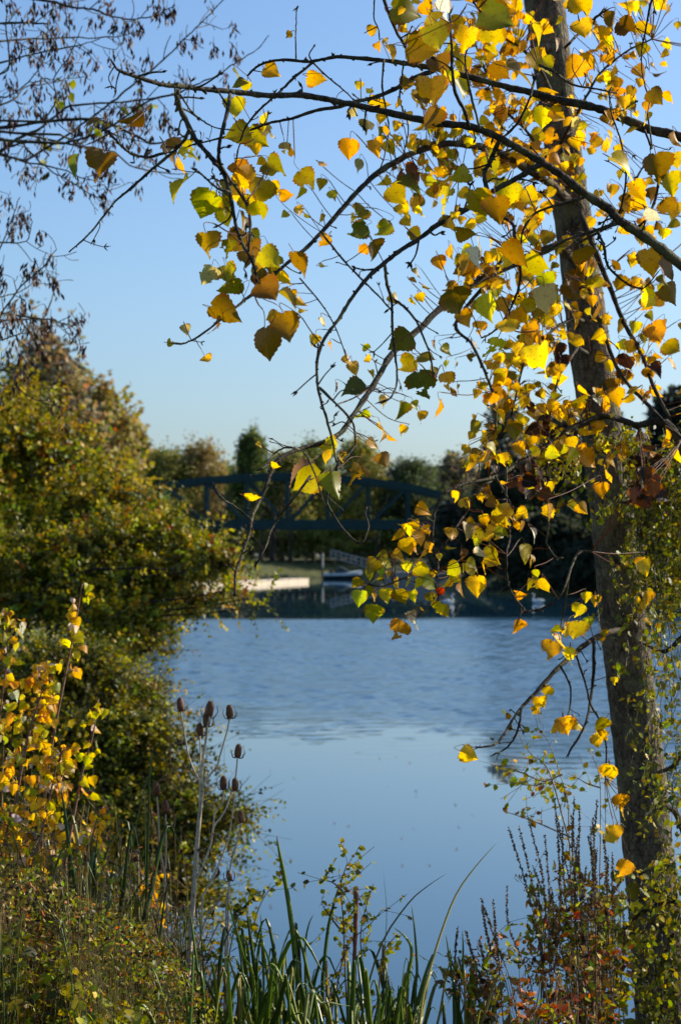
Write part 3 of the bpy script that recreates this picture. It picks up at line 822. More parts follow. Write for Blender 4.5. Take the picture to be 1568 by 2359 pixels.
# ------------------------------------------------------------------ poplars in the foreground
# branch table: name, tree, depth at start and end, radius (reference px) at start and end, then u,v points
BR = '''
A f 3.55 4.1 3 15 255,136 272,160 300,172 340,185 375,195 410,198 450,203 500,208 550,213 620,220 685,219 735,225 784,235 834,245 884,257 949,272 1019,285 1074,290 1114,302 1154,320 1199,345 1244,372 1294,405 1344,445 1399,480 1429,510 1484,545 1524,575 1568,610 1660,680 1790,800
B f 3.9 3.6 7 2.5 1244,377 1199,405 1134,440 1084,475 1054,492 1004,520 964,550 924,575 884,607 844,642 804,695 780,735 750,775 732,820 730,870 737,915 752,965 765,1015 775,1065
B1 f 3.6 3.6 3.5 2 735,892 784,940 810,970 817,1000 815,1030 790,1060
B2 f 3.7 3.65 4 2 886,610 891,655 901,690 904,765 911,830 914,880 900,915 880,925
B3 f 3.7 3.65 3.4 2 901,685 929,705 959,740 974,775 989,815 999,870
G f 3.6 3.55 7 3 408,206 411,240 430,280 450,320 480,355 510,390 525,425 535,475 545,525 560,565 572,585 587,620 592,660 586,680
G2 f 3.6 3.55 5 3.2 530,218 522,265 507,325 505,370 520,400 545,435 570,475 577,525 572,580
H f 3.62 3.55 4.5 2 437,298 420,330 375,370 345,395 300,435 265,465 230,510 200,545 160,580
I f 3.6 3.5 3.5 3 378,353 340,362 305,355 280,335 265,320 243,297
G3 f 3.55 3.5 3 2.4 527,440 508,437 490,425 468,405 452,392
G4 f 3.6 3.55 2.5 1.6 415,218 440,255 470,280 500,295 540,300
E f 4.9 4.6 2.5 14 570,175 590,155 620,142 660,138 710,142 750,135 784,131 859,137 909,142 959,150 1009,160 1104,183 1164,200 1219,212 1284,230 1359,245 1409,262 1484,295 1568,317 1680,370 1790,430
F f 5.0 5.2 6 2 1000,162 949,182 909,205 859,225 814,235 784,245 725,255 675,272 625,282 575,300 510,318 450,332 425,342
J f 4.9 5.0 3.5 2 725,140 670,185 640,215 600,250 565,295 550,340 543,380
J2 f 4.9 4.9 2 1.2 682,138 681,95 682,60 683,18
J3 f 4.9 5.0 2.5 1.5 720,143 752,175 800,215 825,245
K f 4.6 4.7 4.5 3 874,-30 899,40 914,75 934,110 942,146
K2 f 4.6 4.6 2 1.5 862,-20 861,40 871,65 874,95
K3 f 4.7 4.7 2.4 1.5 884,135 880,200 890,260 895,300 885,360 870,400
K4 f 4.7 4.7 2.4 1.5 930,140 925,180 920,230 935,270 940,300 930,350
L f 3.8 3.75 4.5 3 1079,288 1069,255 1049,215 1041,165 1039,100 1034,20
M1 f 3.8 3.8 3 2 1104,295 1084,220 1074,170 1070,130
M f 3.85 3.8 5.5 2 1151,320 1129,370 1114,405 1124,450 1144,490 1179,515 1186,550 1194,590 1197,645 1184,690 1164,730 1134,765 1108,778
N f 4.0 4.3 4 2 1344,455 1284,472 1234,490 1204,530 1199,575
N2 f 4.0 4.2 4.5 3 1419,515 1359,535 1304,552 1249,582
O f 4.0 4.0 3.6 2.5 1374,530 1389,565 1394,595 1404,620 1449,657 1479,665
U f 4.4 4.4 3 1.6 1510,-30 1499,0 1484,75 1476,125 1479,175 1490,215
U2 f 4.2 4.2 3.4 3 1300,110 1324,85 1360,50 1389,25
U3 f 4.2 4.1 3 3 1154,320 1190,285 1219,225 1232,175
U4 f 4.4 4.4 3.4 2 1240,150 1274,165 1319,195 1374,205 1419,215
V f 4.0 3.9 3 3 1460,530 1490,500 1510,450 1518,395
V2 f 4.3 4.2 2.8 2 1420,510 1440,420 1430,330 1406,260 1402,210
V3 f 4.3 4.3 2.8 2 1484,300 1500,340 1490,260
C m 6.6 5.6 10 2 1268,425 1199,380 1174,365 1134,345 1084,335 1034,330 984,340 934,360 884,388 849,415 814,450 784,485 740,535 700,575 655,611 610,655 565,690 510,735 450,780 415,793
C2 m 5.9 5.8 3 2 740,535 775,580 810,620 850,660 880,690 905,720
C3 m 5.8 5.7 2 1.3 690,640 740,700 770,750 790,800 800,830
D m 6.5 5.0 10 3 1290,560 1200,600 1104,645 1014,710 974,750 934,785 899,820 864,880 834,925 804,970 784,997 740,1020 695,1032 645,1055 625,1085 607,1135 582,1185 575,1225 561,1268 550,1300 543,1321 541,1371
D2 m 5.1 5.0 2.5 2 690,1035 660,1030 632,1045 610,1075 590,1083
D3 m 5.1 5.0 3 2 715,1095 690,1130 650,1180 625,1220 612,1260 590,1300
D4 m 5.1 5.0 3 2 780,1060 765,1110 752,1150 770,1190 800,1230 830,1250 848,1215 840,1180
D5 m 5.1 5.0 2 2 700,1040 716,1070 730,1105 742,1150
D6 m 5.0 5.0 2.4 2 578,1195 540,1165 515,1150 495,1125
P m 6.8 6.3 7 4 1340,500 1374,590 1409,675 1434,740 1474,810 1504,890 1540,960
P2 m 6.6 6.2 5 4 1350,640 1376,730 1394,780 1419,845 1449,890 1484,925 1524,968 1570,1010
Q m 6.5 6.2 5 3 1180,560 1120,650 1049,745 1084,790 1109,840 1129,890 1141,940 1141,990
R m 6.3 5.6 6 2.5 1470,985 1400,958 1374,960 1314,985 1264,1020 1224,1050 1184,1075 1134,1100 1084,1110 1039,1125 1015,1145 999,1185 996,1227 998,1275 1007,1306 1005,1332
R2 m 6.0 5.8 4 2.4 1184,1075 1125,1110 1092,1144 1076,1173 1057,1204 1040,1230
R3 m 5.7 5.6 2.8 2 1140,1098 1160,1130 1180,1170
S m 5.8 5.6 3 2.4 1165,1075 1165,1150 1173,1234 1166,1270 1165,1302 1167,1334 1178,1367 1194,1389 1210,1408
S2 m 5.7 5.6 2.6 2.4 1240,1080 1260,1150 1262,1210 1258,1250 1275,1280 1283,1285
S3 m 5.7 5.6 2.4 2 1010,1310 960,1320 920,1335 880,1350 845,1345
S4 m 5.6 5.6 2.4 2 1000,1340 1010,1380 990,1400 960,1420
S5 m 5.9 5.7 3 2 1360,1270 1330,1275 1310,1320 1290,1370 1250,1400 1205,1410
S6 m 5.9 5.8 2.4 2 1310,1320 1303,1370 1292,1440 1290,1480
T m 6.7 6.0 7 2 1400,1455 1369,1469 1334,1494 1299,1524 1264,1559 1229,1599 1199,1631 1179,1659 1154,1699 1134,1716 1099,1721
T2 m 6.1 6.0 3.2 2 1199,1631 1196,1664 1184,1699 1164,1724 1139,1736
T3 m 6.6 6.3 5 2.4 1366,1472 1366,1539 1359,1614 1344,1674 1309,1734
T4 m 6.4 6.3 3 2 1324,1505 1349,1579 1358,1620 1380,1660 1395,1720 1392,1790
T5 m 6.3 6.2 2.6 2 1290,1535 1312,1580 1310,1640 1295,1658
W m 6.7 6.4 4 2 1290,330 1340,240 1380,170 1440,120 1500,90
W2 m 6.7 6.4 4 2 1330,560 1400,520 1440,470 1470,400 1500,360
W3 m 6.6 6.3 4 2 1270,380 1210,300 1160,250 1120,170 1090,90
W4 m 6.6 6.2 4 2 1250,170 1200,110 1150,80 1100,20 1060,-40
W5 m 6.7 6.3 4 2 1320,730 1260,770 1210,830 1190,900 1175,960
W6 m 6.7 6.3 3.5 2 1330,800 1290,860 1270,930 1262,1000
'''
TRUNK = [(1236, -120, 42), (1252, 0, 43), (1272, 150, 41), (1290, 300, 40), (1310, 450, 41), (1332, 600, 42), (1357, 800, 46), (1380, 950, 46), (1404, 1150, 47), (1422, 1300, 49), (1437, 1450, 51),
         (1456, 1620, 52), (1476, 1800, 53), (1500, 2050, 55), (1520, 2250, 60), (1532, 2400, 63), (1552, 2620, 72)]
rng = np.random.default_rng(11)

def trunk_geo(rows, d, gtop, seg=26):
    g = Geo()
    r = smooth(np.array([(u, v, rr) for u, v, rr in rows], float), 10)
    p = P(r[:, 0], r[:, 1], d)
    rad = r[:, 2] / F * d * 1.07
    # run on down into the bank
    if p[-1, 2] > gtop:
        steps = 8
        e = p[-1] + (np.array([.03, -.02, gtop - .25 - p[-1, 2]])) * np.linspace(0, 1, steps + 1)[1:, None]
        p = np.vstack([p, e]); rad = np.concatenate([rad, rad[-1] * np.linspace(1.02, 1.5, steps)])
    n = len(p)
    bump = rng.normal(0, .012, (n,)).cumsum(); bump -= np.linspace(bump[0], bump[-1], n)
    tube(g, p, rad * (1 + .25 * bump), seg, rough=.018, rng=rng)
    return g, p, rad

pm_base = P(1575, 2700, 7.0)
pm_base[2] = ground_z(pm_base[0], 7.0)
pop_main = thing('poplar_tree', 'leaning grey-barked poplar on the right with yellow autumn leaves and ivy-dark base', 'tree', pm_base)
g, tp, trad = trunk_geo(TRUNK, 7.0, float(pm_base[2]))
# scars and stubs of shed branches
for k in (18, 34, 49, 66, 83, 101, 118):
    a = rng.uniform(-2.4, -.7)
    c = tp[k] + trad[k] * np.array([math.cos(a), math.sin(a), 0]) * .92
    o_ = np.array([math.cos(a), math.sin(a), .1])
    tube(g, [c, c + o_ * .012, c + o_ * .02], [.024, .018, .006], 8)
g.build('trunk', M_TRUNK, pop_main)
b2 = P(1870, 2900, 4.15); b2[2] = ground_z(b2[0], 4.15)
pop_side = thing('poplar_tree', 'poplar beyond the right edge whose long dark bare-tipped bough crosses the sky', 'tree', b2)
g, tp2, trad2 = trunk_geo([(1740, -300, 40), (1765, 100, 48), (1790, 430, 52), (1795, 800, 58), (1815, 1300, 64), (1840, 2000, 72), (1860, 2700, 85)], 4.15, float(b2[2]))
g.build('trunk', M_TRUNK, pop_side)

branches = []
spur = {'f': Geo(), 'm': Geo()}
for line in BR.strip().splitlines():
    f = line.split()
    nm, tree, d0, d1, r0, r1 = f[0], f[1], *map(float, f[2:6])
    uv = np.array([list(map(float, s.split(','))) for s in f[6:]])
    L = np.concatenate([[0], np.cumsum(np.linalg.norm(np.diff(uv, axis=0), axis=1))]); L /= L[-1]
    rows = np.column_stack([uv, d0 + (d1 - d0) * L, r0 + (r1 - r0) * L])
    if nm == 'A': rows[:, 3] = np.interp(L, [0, .03, .1, .35, .6, 1], [2.2, 4.5, 6, 7.5, 9.5, 15])
    rows = smooth(rows, 5)
    k = len(rows)
    wob = rng.normal(0, .35, (k, 2)); rows[1:-1, :2] += wob[1:-1]
    rows[:, 2] += .05 * np.sin(np.linspace(0, rng.uniform(4, 9), k) + rng.uniform(0, 6))
    p = P(rows[:, 0], rows[:, 1], rows[:, 2])
    rad = rows[:, 3] / F * rows[:, 2]
    if nm in ('C', 'D', 'P', 'P2', 'T', 'W', 'W2', 'W3', 'W4', 'W5', 'W6', 'N'):   # root the limb in the trunk
        tgt = tp[np.argmin(np.abs(tp[:, 2] - p[0, 2]))] if tree == 'm' else None
        if tgt is not None:
            p = np.vstack([tgt, (tgt + p[0]) / 2, p]); rad = np.concatenate([[rad[0] * 1.3, rad[0] * 1.15], rad])
            rows = np.vstack([rows[:1], rows[:1], rows])
    g = Geo()
    tube(g, p, rad * np.clip(1 + rng.normal(0, .07, len(p)), .8, 1.25), 8 if r0 > 5 or r1 > 5 else 6, rough=.06, rng=rng)
    # leaf scars: small rings and nubs along the twig
    for q in range(2, len(p) - 1, 2):
        if rad[q] < .006 and rng.random() < .7:
            t = unit(p[q + 1] - p[q - 1])
            a = unit(np.cross(t, rng.normal(size=3)))
            tube(g, [p[q] + a * rad[q] * .4, p[q] + a * rad[q] * 1.9 + t * rad[q]], [rad[q] * .9, rad[q] * .35], 5)
    # spur shoots with pointed buds
    for q in range(3, len(p) - 2, 3):
        if r0 < 2.3 or rng.random() < .6: continue
        if rows[min(q, len(rows) - 1), 0] > 1600: continue
        t = unit(p[q + 1] - p[q - 1])
        a = unit(np.cross(t, rng.normal(size=3)) * (1, .4, 1) + t * .5 * rng.choice([-1, 1]))
        ln = rng.uniform(.012, .05)
        e = p[q] + a * ln
        rr = min(rad[q] * .45, .0016)
        tube(g, smooth([p[q], p[q] + a * ln * .5 + rng.normal(0, .003, 3), e], 3), [rr * 1.2] * 3 + [rr] * 4, 5)
        for _ in range(rng.integers(1, 4)):
            dd = unit(a + rng.normal(0, .5, 3)); bl = rng.uniform(.007, .014)
            tube(g, [e, e + dd * bl * .4, e + dd * bl], [rr * .8, rr * 1.7, .0002], 5)
    # terminal bud tuft
    if nm in ('I', 'L', 'U2', 'U3', 'V', 'V2', 'T', 'T2', 'B2', 'G3', 'R2', 'S', 'S2', 'D6', 'J2', 'C', 'D4', 'D3', 'T3', 'T5'):
        t = unit(p[-1] - p[-3])
        for _ in range(5):
            dd = unit(t + rng.normal(0, .35, 3)); bl = rng.uniform(.010, .022) * (1 if tree == 'f' else 1.2)
            s0 = p[-1] - t * rng.uniform(0, .012)
            tube(g, [s0, s0 + dd * bl * .35, s0 + dd * bl], [.001, .0021, .0002], 5)
    g.build('branch' if r0 > 3.4 or r1 > 3.4 else 'twig', M_BRANCH, pop_side if tree == 'f' else pop_main)
    branches.append((nm, tree, rows[:, :3], p))

# leaf table: x y size colour [tip angle from straight down, + to the right] [n = seen edge-on]
LV = {
(0., 0., .5): '''1325 160 42 o -50;1255 335 92 y 60;1455 365 92 y 70;1100 340 70 d 30;1105 380 72 d -80;1130 400 60 g -20;1080 500 112 g 5;430 560 100 b -60 n;605 540 140 b -50 n;350 770 120 e -25 n;460 765 160 b -15;800 715 150 b 30;880 705 110 m 50;835 770 100 o 20;815 862 140 m -50 n;945 945 165 g -20;1040 950 110 g 20;1040 1000 95 y 10;1110 790 110 o 30;1140 830 130 y 50;1095 900 95 o 0;1200 890 140 d -30;1195 975 110 g 20;1120 1030 105 b 15;1265 870 75 y 30;1320 895 78 o 70;1385 890 62 m -10;1270 775 120 d 50;1415 830 115 d 40;1480 850 60 y 10;1530 905 58 m 20;1310 990 42 g -60;1380 975 62 o 20;1415 995 40 o 40;1475 1015 62 o -10;1490 1110 72 o -40;1310 685 62 p 10;1350 705 50 b 50;1200 745 50 y -60;1180 690 60 y 10;1090 620 130 d -80;1190 640 125 d 50;1235 610 100 d 70;1225 570 95 m 10 n;960 1130 130 b 10;1085 1120 130 b -50;1050 1150 95 d 5;1180 1160 115 b 20;1160 1090 82 m -80;1240 1190 130 m 40;1385 1215 140 b 40 n;1280 1260 135 y 20;955 1275 115 p -30;1050 1265 112 d 20;1205 1240 70 w 10;1490 1228 46 d 80;1040 870 90 d -20;1150 940 100 m 20;1130 1200 90 b 0;1215 1215 90 o 0;1120 760 80 o 40;1490 755 48 p 60 n''',
(0., 589.6, .5): '''1040 250 155 b 70;990 340 75 b -20;1222 405 165 b 5;1322 330 150 b 15;1255 285 75 y -60;1240 170 150 b 40;1060 150 130 d -60 n;1330 200 115 d 55 n;1350 180 52 o 30;1385 215 62 o 40;1400 248 46 y 70;1485 305 52 y 10;1445 390 62 y -20;1520 415 44 o 0 n;790 400 42 g 80;858 340 55 p 20;955 480 64 y 20;1195 868 34 y 50;1270 965 50 y 60;1165 1108 82 o 80;1525 880 100 m 20;1510 925 80 y -30;1370 985 160 t -60 n;1410 1040 160 g -60;1530 1060 135 l 5;1545 615 62 b 0;1200 110 90 b 30;1270 50 100 m 10;1180 80 90 d -20''',
(784., 0., .5): '''310 50 165 d 80;400 45 85 o 40;430 100 100 d 20;440 175 160 d 10;380 225 160 b 80;480 50 120 w 5 n;540 110 82 y -10;575 180 125 y -20;660 20 110 y -50;645 70 60 y 20;725 90 180 e 60;700 190 150 y 15;800 225 112 d 60;740 320 115 b 60;830 325 150 b 70;620 360 75 y 0;455 310 125 b 20;560 300 95 d -20;420 430 165 y 5;370 430 100 b -70;300 400 82 b -40;550 410 115 g 10;420 550 120 b -10;230 245 82 y 40;85 395 46 y -10;130 415 42 g -40;65 525 62 p 10;160 465 64 y 70;185 550 52 y -20;125 580 85 d 0;215 600 50 o 20;40 690 108 o -10;160 680 92 o 10;225 680 74 y 10;75 765 75 p -20 n;330 680 62 y 40;390 660 46 g 80;385 740 62 y 70;200 840 72 y -40;265 900 115 y 40;325 860 125 d 60;305 800 115 k -70;420 835 56 g 80;350 930 74 d -40;360 970 66 y 5 n;475 920 130 m -30;430 890 64 o 20;555 805 102 g -70;490 770 82 g -20;480 720 105 g 80;80 990 105 d -50;75 1060 105 e -55;190 1055 92 d -40;235 1035 52 b 60;305 1020 62 y 40;340 1090 82 d 50;160 1160 118 b 20;100 1150 64 o -60;655 440 62 o 30;715 460 95 o -50;755 530 62 p -30;700 610 92 o 70;620 610 52 y 20;720 660 102 o 40;800 665 72 y 10;700 760 102 d 20;735 770 64 y 20;795 760 66 y 0;870 760 72 y 20;900 800 74 g 10;640 940 150 g 20;760 900 150 g -20;720 970 140 b 10;640 800 62 g 20;870 910 102 y 20;860 1000 92 o -40;910 1000 72 y 40;570 1080 95 b 60 n;690 1120 52 y 5;850 1090 52 y 20;780 1040 44 o 30;870 90 72 y 30;905 165 112 m 20;950 130 82 y 60;995 205 64 w 10 n;900 280 112 o 40;945 310 102 m 20;930 250 64 y 0;1080 320 125 o -40;1140 280 115 o 60;1110 30 135 y 30;1115 140 112 y 10;1250 100 95 b -20;1320 130 110 b 60;1305 30 72 o 70;1380 30 74 m 20;1400 130 92 y 40;1555 120 44 y 10;1500 205 56 y 10;1490 250 52 y -40;1440 310 48 y 10;1495 300 42 y 20;1355 255 46 o 20;1310 265 42 o -40;1375 330 72 b 10;1465 345 62 b 70 n;1375 385 52 y -10;1510 450 74 o 50;1450 450 95 b 40;1340 455 66 y 60;1335 500 74 b 20;1285 505 62 p 0;1410 555 78 y 5 n;1545 645 84 o 20;1160 655 84 y -20;1000 530 92 y 70;930 545 112 m -10;860 540 72 g 20;900 630 82 g -60;975 630 82 o 60;1085 660 72 y 20;1040 680 74 o 70;910 690 82 o 40;1080 570 62 p 20;1115 590 62 y 10;1330 600 74 y -60;1310 760 165 y 60;1280 690 54 y 10;1465 780 155 b 10;1545 740 84 g 10;1520 850 122 g 20;1370 880 112 o 20;1420 900 84 b 10;1380 940 92 y 60;1440 990 95 w 40 n;1510 960 104 b 30;1555 960 64 y 10;970 800 62 o 20;960 420 100 y 80 n;1320 960 64 y 10;1150 1030 64 y -30;1310 1060 64 y 40;1370 1080 84 m 20;1490 1080 64 m 0;640 1160 130 w 5 n;800 1160 150 b 80 n;770 1200 115 y -70;930 1220 175 g 50;1000 1150 74 y 20;1130 1160 125 b 80;1120 1240 115 b -40;1275 1220 66 b 60;1430 1210 140 o 10;1510 1240 125 b 30;560 1240 125 b -40;600 130 80 o 20;520 240 90 m 40;650 250 70 y 10;480 280 70 b 30;590 330 70 o 20;500 350 80 m -30;840 720 70 y 20;980 700 70 y -20;930 740 70 o 30;820 940 70 y 40''',
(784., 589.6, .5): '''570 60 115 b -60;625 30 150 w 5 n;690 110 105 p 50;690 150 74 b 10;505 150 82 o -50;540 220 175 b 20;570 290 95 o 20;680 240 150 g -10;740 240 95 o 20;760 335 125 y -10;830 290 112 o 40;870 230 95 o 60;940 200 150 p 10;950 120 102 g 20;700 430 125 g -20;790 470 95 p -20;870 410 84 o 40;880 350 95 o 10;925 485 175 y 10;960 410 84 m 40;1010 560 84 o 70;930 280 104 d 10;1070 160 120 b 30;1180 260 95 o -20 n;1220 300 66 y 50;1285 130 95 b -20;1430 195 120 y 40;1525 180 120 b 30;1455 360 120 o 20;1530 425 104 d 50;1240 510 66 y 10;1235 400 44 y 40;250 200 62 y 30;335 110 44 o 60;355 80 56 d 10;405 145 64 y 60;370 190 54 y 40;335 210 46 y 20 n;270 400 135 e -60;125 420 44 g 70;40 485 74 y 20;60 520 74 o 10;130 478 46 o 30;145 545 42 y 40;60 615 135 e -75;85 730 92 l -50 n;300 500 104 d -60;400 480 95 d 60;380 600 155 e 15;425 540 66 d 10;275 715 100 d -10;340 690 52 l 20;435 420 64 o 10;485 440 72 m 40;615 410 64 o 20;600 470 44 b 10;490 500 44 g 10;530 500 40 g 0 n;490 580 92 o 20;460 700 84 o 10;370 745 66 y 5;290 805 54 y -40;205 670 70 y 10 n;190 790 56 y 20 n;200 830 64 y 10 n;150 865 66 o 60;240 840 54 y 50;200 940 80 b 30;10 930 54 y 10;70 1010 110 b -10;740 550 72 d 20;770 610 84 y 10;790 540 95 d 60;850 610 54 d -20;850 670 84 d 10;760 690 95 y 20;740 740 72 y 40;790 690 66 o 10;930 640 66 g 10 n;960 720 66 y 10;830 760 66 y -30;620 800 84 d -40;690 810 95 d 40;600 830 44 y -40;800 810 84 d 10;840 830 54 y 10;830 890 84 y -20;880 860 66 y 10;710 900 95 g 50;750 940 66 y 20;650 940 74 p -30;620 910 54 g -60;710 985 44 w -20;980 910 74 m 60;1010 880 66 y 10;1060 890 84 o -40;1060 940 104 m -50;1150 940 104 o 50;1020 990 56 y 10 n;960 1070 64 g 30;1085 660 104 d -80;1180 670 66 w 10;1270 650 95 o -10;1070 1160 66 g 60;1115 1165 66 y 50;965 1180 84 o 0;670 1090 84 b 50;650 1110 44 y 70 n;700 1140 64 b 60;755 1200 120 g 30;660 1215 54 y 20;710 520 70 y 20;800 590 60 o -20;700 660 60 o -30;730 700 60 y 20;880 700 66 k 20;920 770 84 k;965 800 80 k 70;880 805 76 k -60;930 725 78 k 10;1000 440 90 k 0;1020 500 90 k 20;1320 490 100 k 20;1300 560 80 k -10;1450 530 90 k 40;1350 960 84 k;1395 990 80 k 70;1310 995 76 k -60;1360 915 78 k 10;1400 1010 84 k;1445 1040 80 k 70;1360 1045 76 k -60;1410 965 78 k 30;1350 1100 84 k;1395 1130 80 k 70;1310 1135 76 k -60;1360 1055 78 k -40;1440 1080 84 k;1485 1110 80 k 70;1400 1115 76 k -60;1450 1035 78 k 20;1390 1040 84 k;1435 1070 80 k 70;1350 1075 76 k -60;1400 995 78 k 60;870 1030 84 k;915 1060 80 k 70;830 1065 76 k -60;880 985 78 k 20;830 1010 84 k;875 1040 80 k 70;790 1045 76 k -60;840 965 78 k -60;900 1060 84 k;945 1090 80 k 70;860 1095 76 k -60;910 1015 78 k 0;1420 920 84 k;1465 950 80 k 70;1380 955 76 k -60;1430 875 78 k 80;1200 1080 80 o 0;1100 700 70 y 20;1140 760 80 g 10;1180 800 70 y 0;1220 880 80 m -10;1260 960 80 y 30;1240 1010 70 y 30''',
(801.5, 995., .3231): '''540 555 120 o 60;440 670 140 o -70;430 710 110 y 0;355 740 110 o -40 n;430 820 140 y 10;510 755 125 o 20;480 830 95 o -10;550 860 165 o -10;650 890 54 y 10;730 735 115 o -10;735 830 74 m 60;810 870 90 b 10;855 710 140 p -10;920 735 104 d -60;920 790 84 m 20;880 650 84 d 80;975 635 84 y 20;1115 600 160 d -10;1110 660 130 y 40;1040 730 140 o 60;1095 725 115 d 70;1030 870 140 d 20;1030 920 130 y 60;935 860 100 w 15 n;890 955 120 m 60;820 970 74 g -20;970 975 100 y 25 n;250 940 115 m -70;170 960 130 d -30;360 885 105 y 70;240 880 84 d -80;430 980 120 g -20;530 990 130 g 40;610 1015 64 y 10;740 985 130 l -60;770 1040 95 m 50;700 1080 84 y -40;590 1080 130 l 60;500 1090 110 g -10;340 1080 95 o 10;285 1020 64 y 10;200 1040 110 m -60;60 1080 95 d -40;80 1190 130 l -10;160 1140 95 l 60;180 1180 64 y 0;270 1170 118 m 10;380 1180 140 d 15;460 1170 90 g 10;185 1290 155 l 0;590 1190 98 d 10;660 1140 70 r 10;640 1260 110 g -30;690 1280 98 m 30;530 1265 64 y 60;440 1290 84 g -40;480 1350 150 w 5 n;355 1420 165 o -30;805 1130 120 o 5 n;915 1105 165 y 5;1265 870 150 m 10;1310 920 95 o 20;1315 1085 118 d -30;1405 1095 120 y 15;1340 1010 66 g 20;1225 1160 95 o 60;1200 1390 125 o -20;1430 575 120 o 10;980 430 120 b 50;945 470 74 y 30 n;1060 510 70 d 50;1130 210 98 y 30;1080 190 74 g 10;1040 270 70 w 0;1220 120 105 o 10;1310 75 95 y 10;900 150 95 d -40;1480 1410 74 g -80;1550 1430 90 y -20;1330 730 110 w 30 n;150 1010 90 m -20;230 1000 80 l 20;420 1060 90 l -30;560 1040 90 g 20;650 960 70 m 10;880 1000 80 m 40;1050 640 90 g -20;560 700 80 o 30''',
(784., 1179., .5): '''960 640 104 o -20;1000 600 90 y 30;1050 665 90 y 0;1085 550 110 g -10;1040 545 70 y -60;1120 550 74 o 60;1130 395 54 g 0;1170 410 58 y 0;1090 455 74 g -20;1145 510 56 g 10;985 540 54 l -80;995 1000 74 y -70;1035 985 88 o 10;1095 980 92 y 40;1060 975 60 o 20;1200 985 88 y -30;1185 1055 78 y 10;1215 1030 70 y 10;1235 1210 92 y -10;595 1120 92 y 60;565 1120 70 o -60;1195 585 50 o 10;1215 560 40 y 0;1400 260 84 y 20;1380 240 70 y -20;1410 400 70 y 0;1390 420 80 y 10;1420 510 60 y 20;1400 300 60 m 40;1260 780 40 y 0''',
(784., 1713.5, .5): '''1260 415 88 o 0;1245 440 70 y 20;1295 575 95 o -30;1290 270 84 o 10;1300 320 70 y 0;1270 265 60 m -40;1240 135 95 y 10''',
}
crown = {'f': Geo(), 'm': Geo()}
stalk = crown
variants = [leaf_poplar(np.random.default_rng(500 + i), dmg, cl, cu, tw) for i, (dmg, cl, cu, tw) in enumerate(
    [(0, .2, .35, .2), (0, .5, .25, .4), (1, .2, .5, -.5), (2, .45, .4, .3), (4, .15, .1, .1), (6, .3, .2, -.2), (0, -.15, .2, .3), (1, .5, .35, -.1), (3, .1, .25, .4), (0, .22, .05, -.4), (9, .4, .3, .3), (1, -.3, .15, 0)])]
BP = np.vstack([r for _, _, r, _ in branches]); BT = np.concatenate([[t] * len(r) for _, t, r, _ in branches])
B3 = np.vstack([p[-len(r):] for _, _, r, p in branches])
def put_leaf(u, v, size, code, ang, narrow, rng, tree=None):
    d_size = np.clip(6.9 - (size * 1.0 - 20) / 60 * 3.1, 3.5, 6.6)
    cost = np.hypot(BP[:, 0] - u, BP[:, 1] - v) + 45 * np.abs(BP[:, 2] - d_size)
    k = int(np.argmin(cost))
    d2 = math.hypot(BP[k, 0] - u, BP[k, 1] - v)
    d = BP[k, 2] + rng.normal(0, .07) if d2 < 110 else d_size
    t = BT[k]
    a = R(ang) + rng.normal(0, .08)
    dr = np.array([math.sin(a), rng.normal(0, .28), -math.cos(a)])
    tilt = (rng.choice([-1, 1]) * rng.uniform(1.0, 1.3)) if narrow else rng.normal(0, .72)
    face = -1 if rng.random() < .8 else 1
    side = np.array([math.cos(a), 0, math.sin(a)])
    nr = np.array([0, face, 0.]) * math.cos(tilt) + side * math.sin(tilt) + rng.normal(0, .12, 3)
    L = size / F * d * .88
    c = P(u, v, d)
    base = c - unit(dr) * L * .5
    c0 = np.clip(np.array(PAL[code]) * rng.lognormal(0, .20) * rng.lognormal(0, .07, 3), 0, .8)
    vi = rng.choice(12, p=np.array([4, 4, 3, 2, 1.2, .7, 3, 2, 1.5, 3, .3 + (.8 if code in 'bo' else 0), 2]) / (26.7 + .3 + (.8 if code in 'bo' else 0) - .3))
    scatter(crown[t], variants[vi], base[None], dr[None], nr[None], np.array([L * 1.04]), c0[None])
    # leaf stalk
    b = B3[k]
    gap = np.linalg.norm(b - base)
    up = -unit(dr)
    want = L * rng.uniform(.7, 1.0)
    st_c, tw_c = np.array([(.30, .24, .05)]), np.array([(.05, .035, .02)])
    if gap < L * 1.5:
        pts = smooth([base, base + up * min(want, gap) * .5 + (b - base) * .12, b], 4)
        cc = np.repeat(st_c, len(pts), 0); rr = np.linspace(.0007, .0009, len(pts))
    else:
        e = base + unit(b - base + up * gap * .5) * want
        pts = smooth([base, base + up * want * .5, e, (e + b) / 2 + (0, 0, -.02 * gap), b], 4)
        s = np.linspace(0, 1, len(pts))[:, None]
        cc = np.where(s < .5, st_c, tw_c); rr = np.where(s[:, 0] < .5, .0007, .0013)
    tube(stalk[t], pts, rr, 4, cc, closed=False)
    return t
PSUM = None
for (ox, oy, sc_), s in LV.items():
    for item in s.replace('\n', '').split(';'):
        f = item.split()
        if len(f) < 4: continue
        x, y, sz = map(float, f[:3])
        put_leaf(ox + x * sc_, oy + y * sc_, sz * sc_, f[3], float(f[4]) if len(f) > 4 else 0, len(f) > 5, rng)
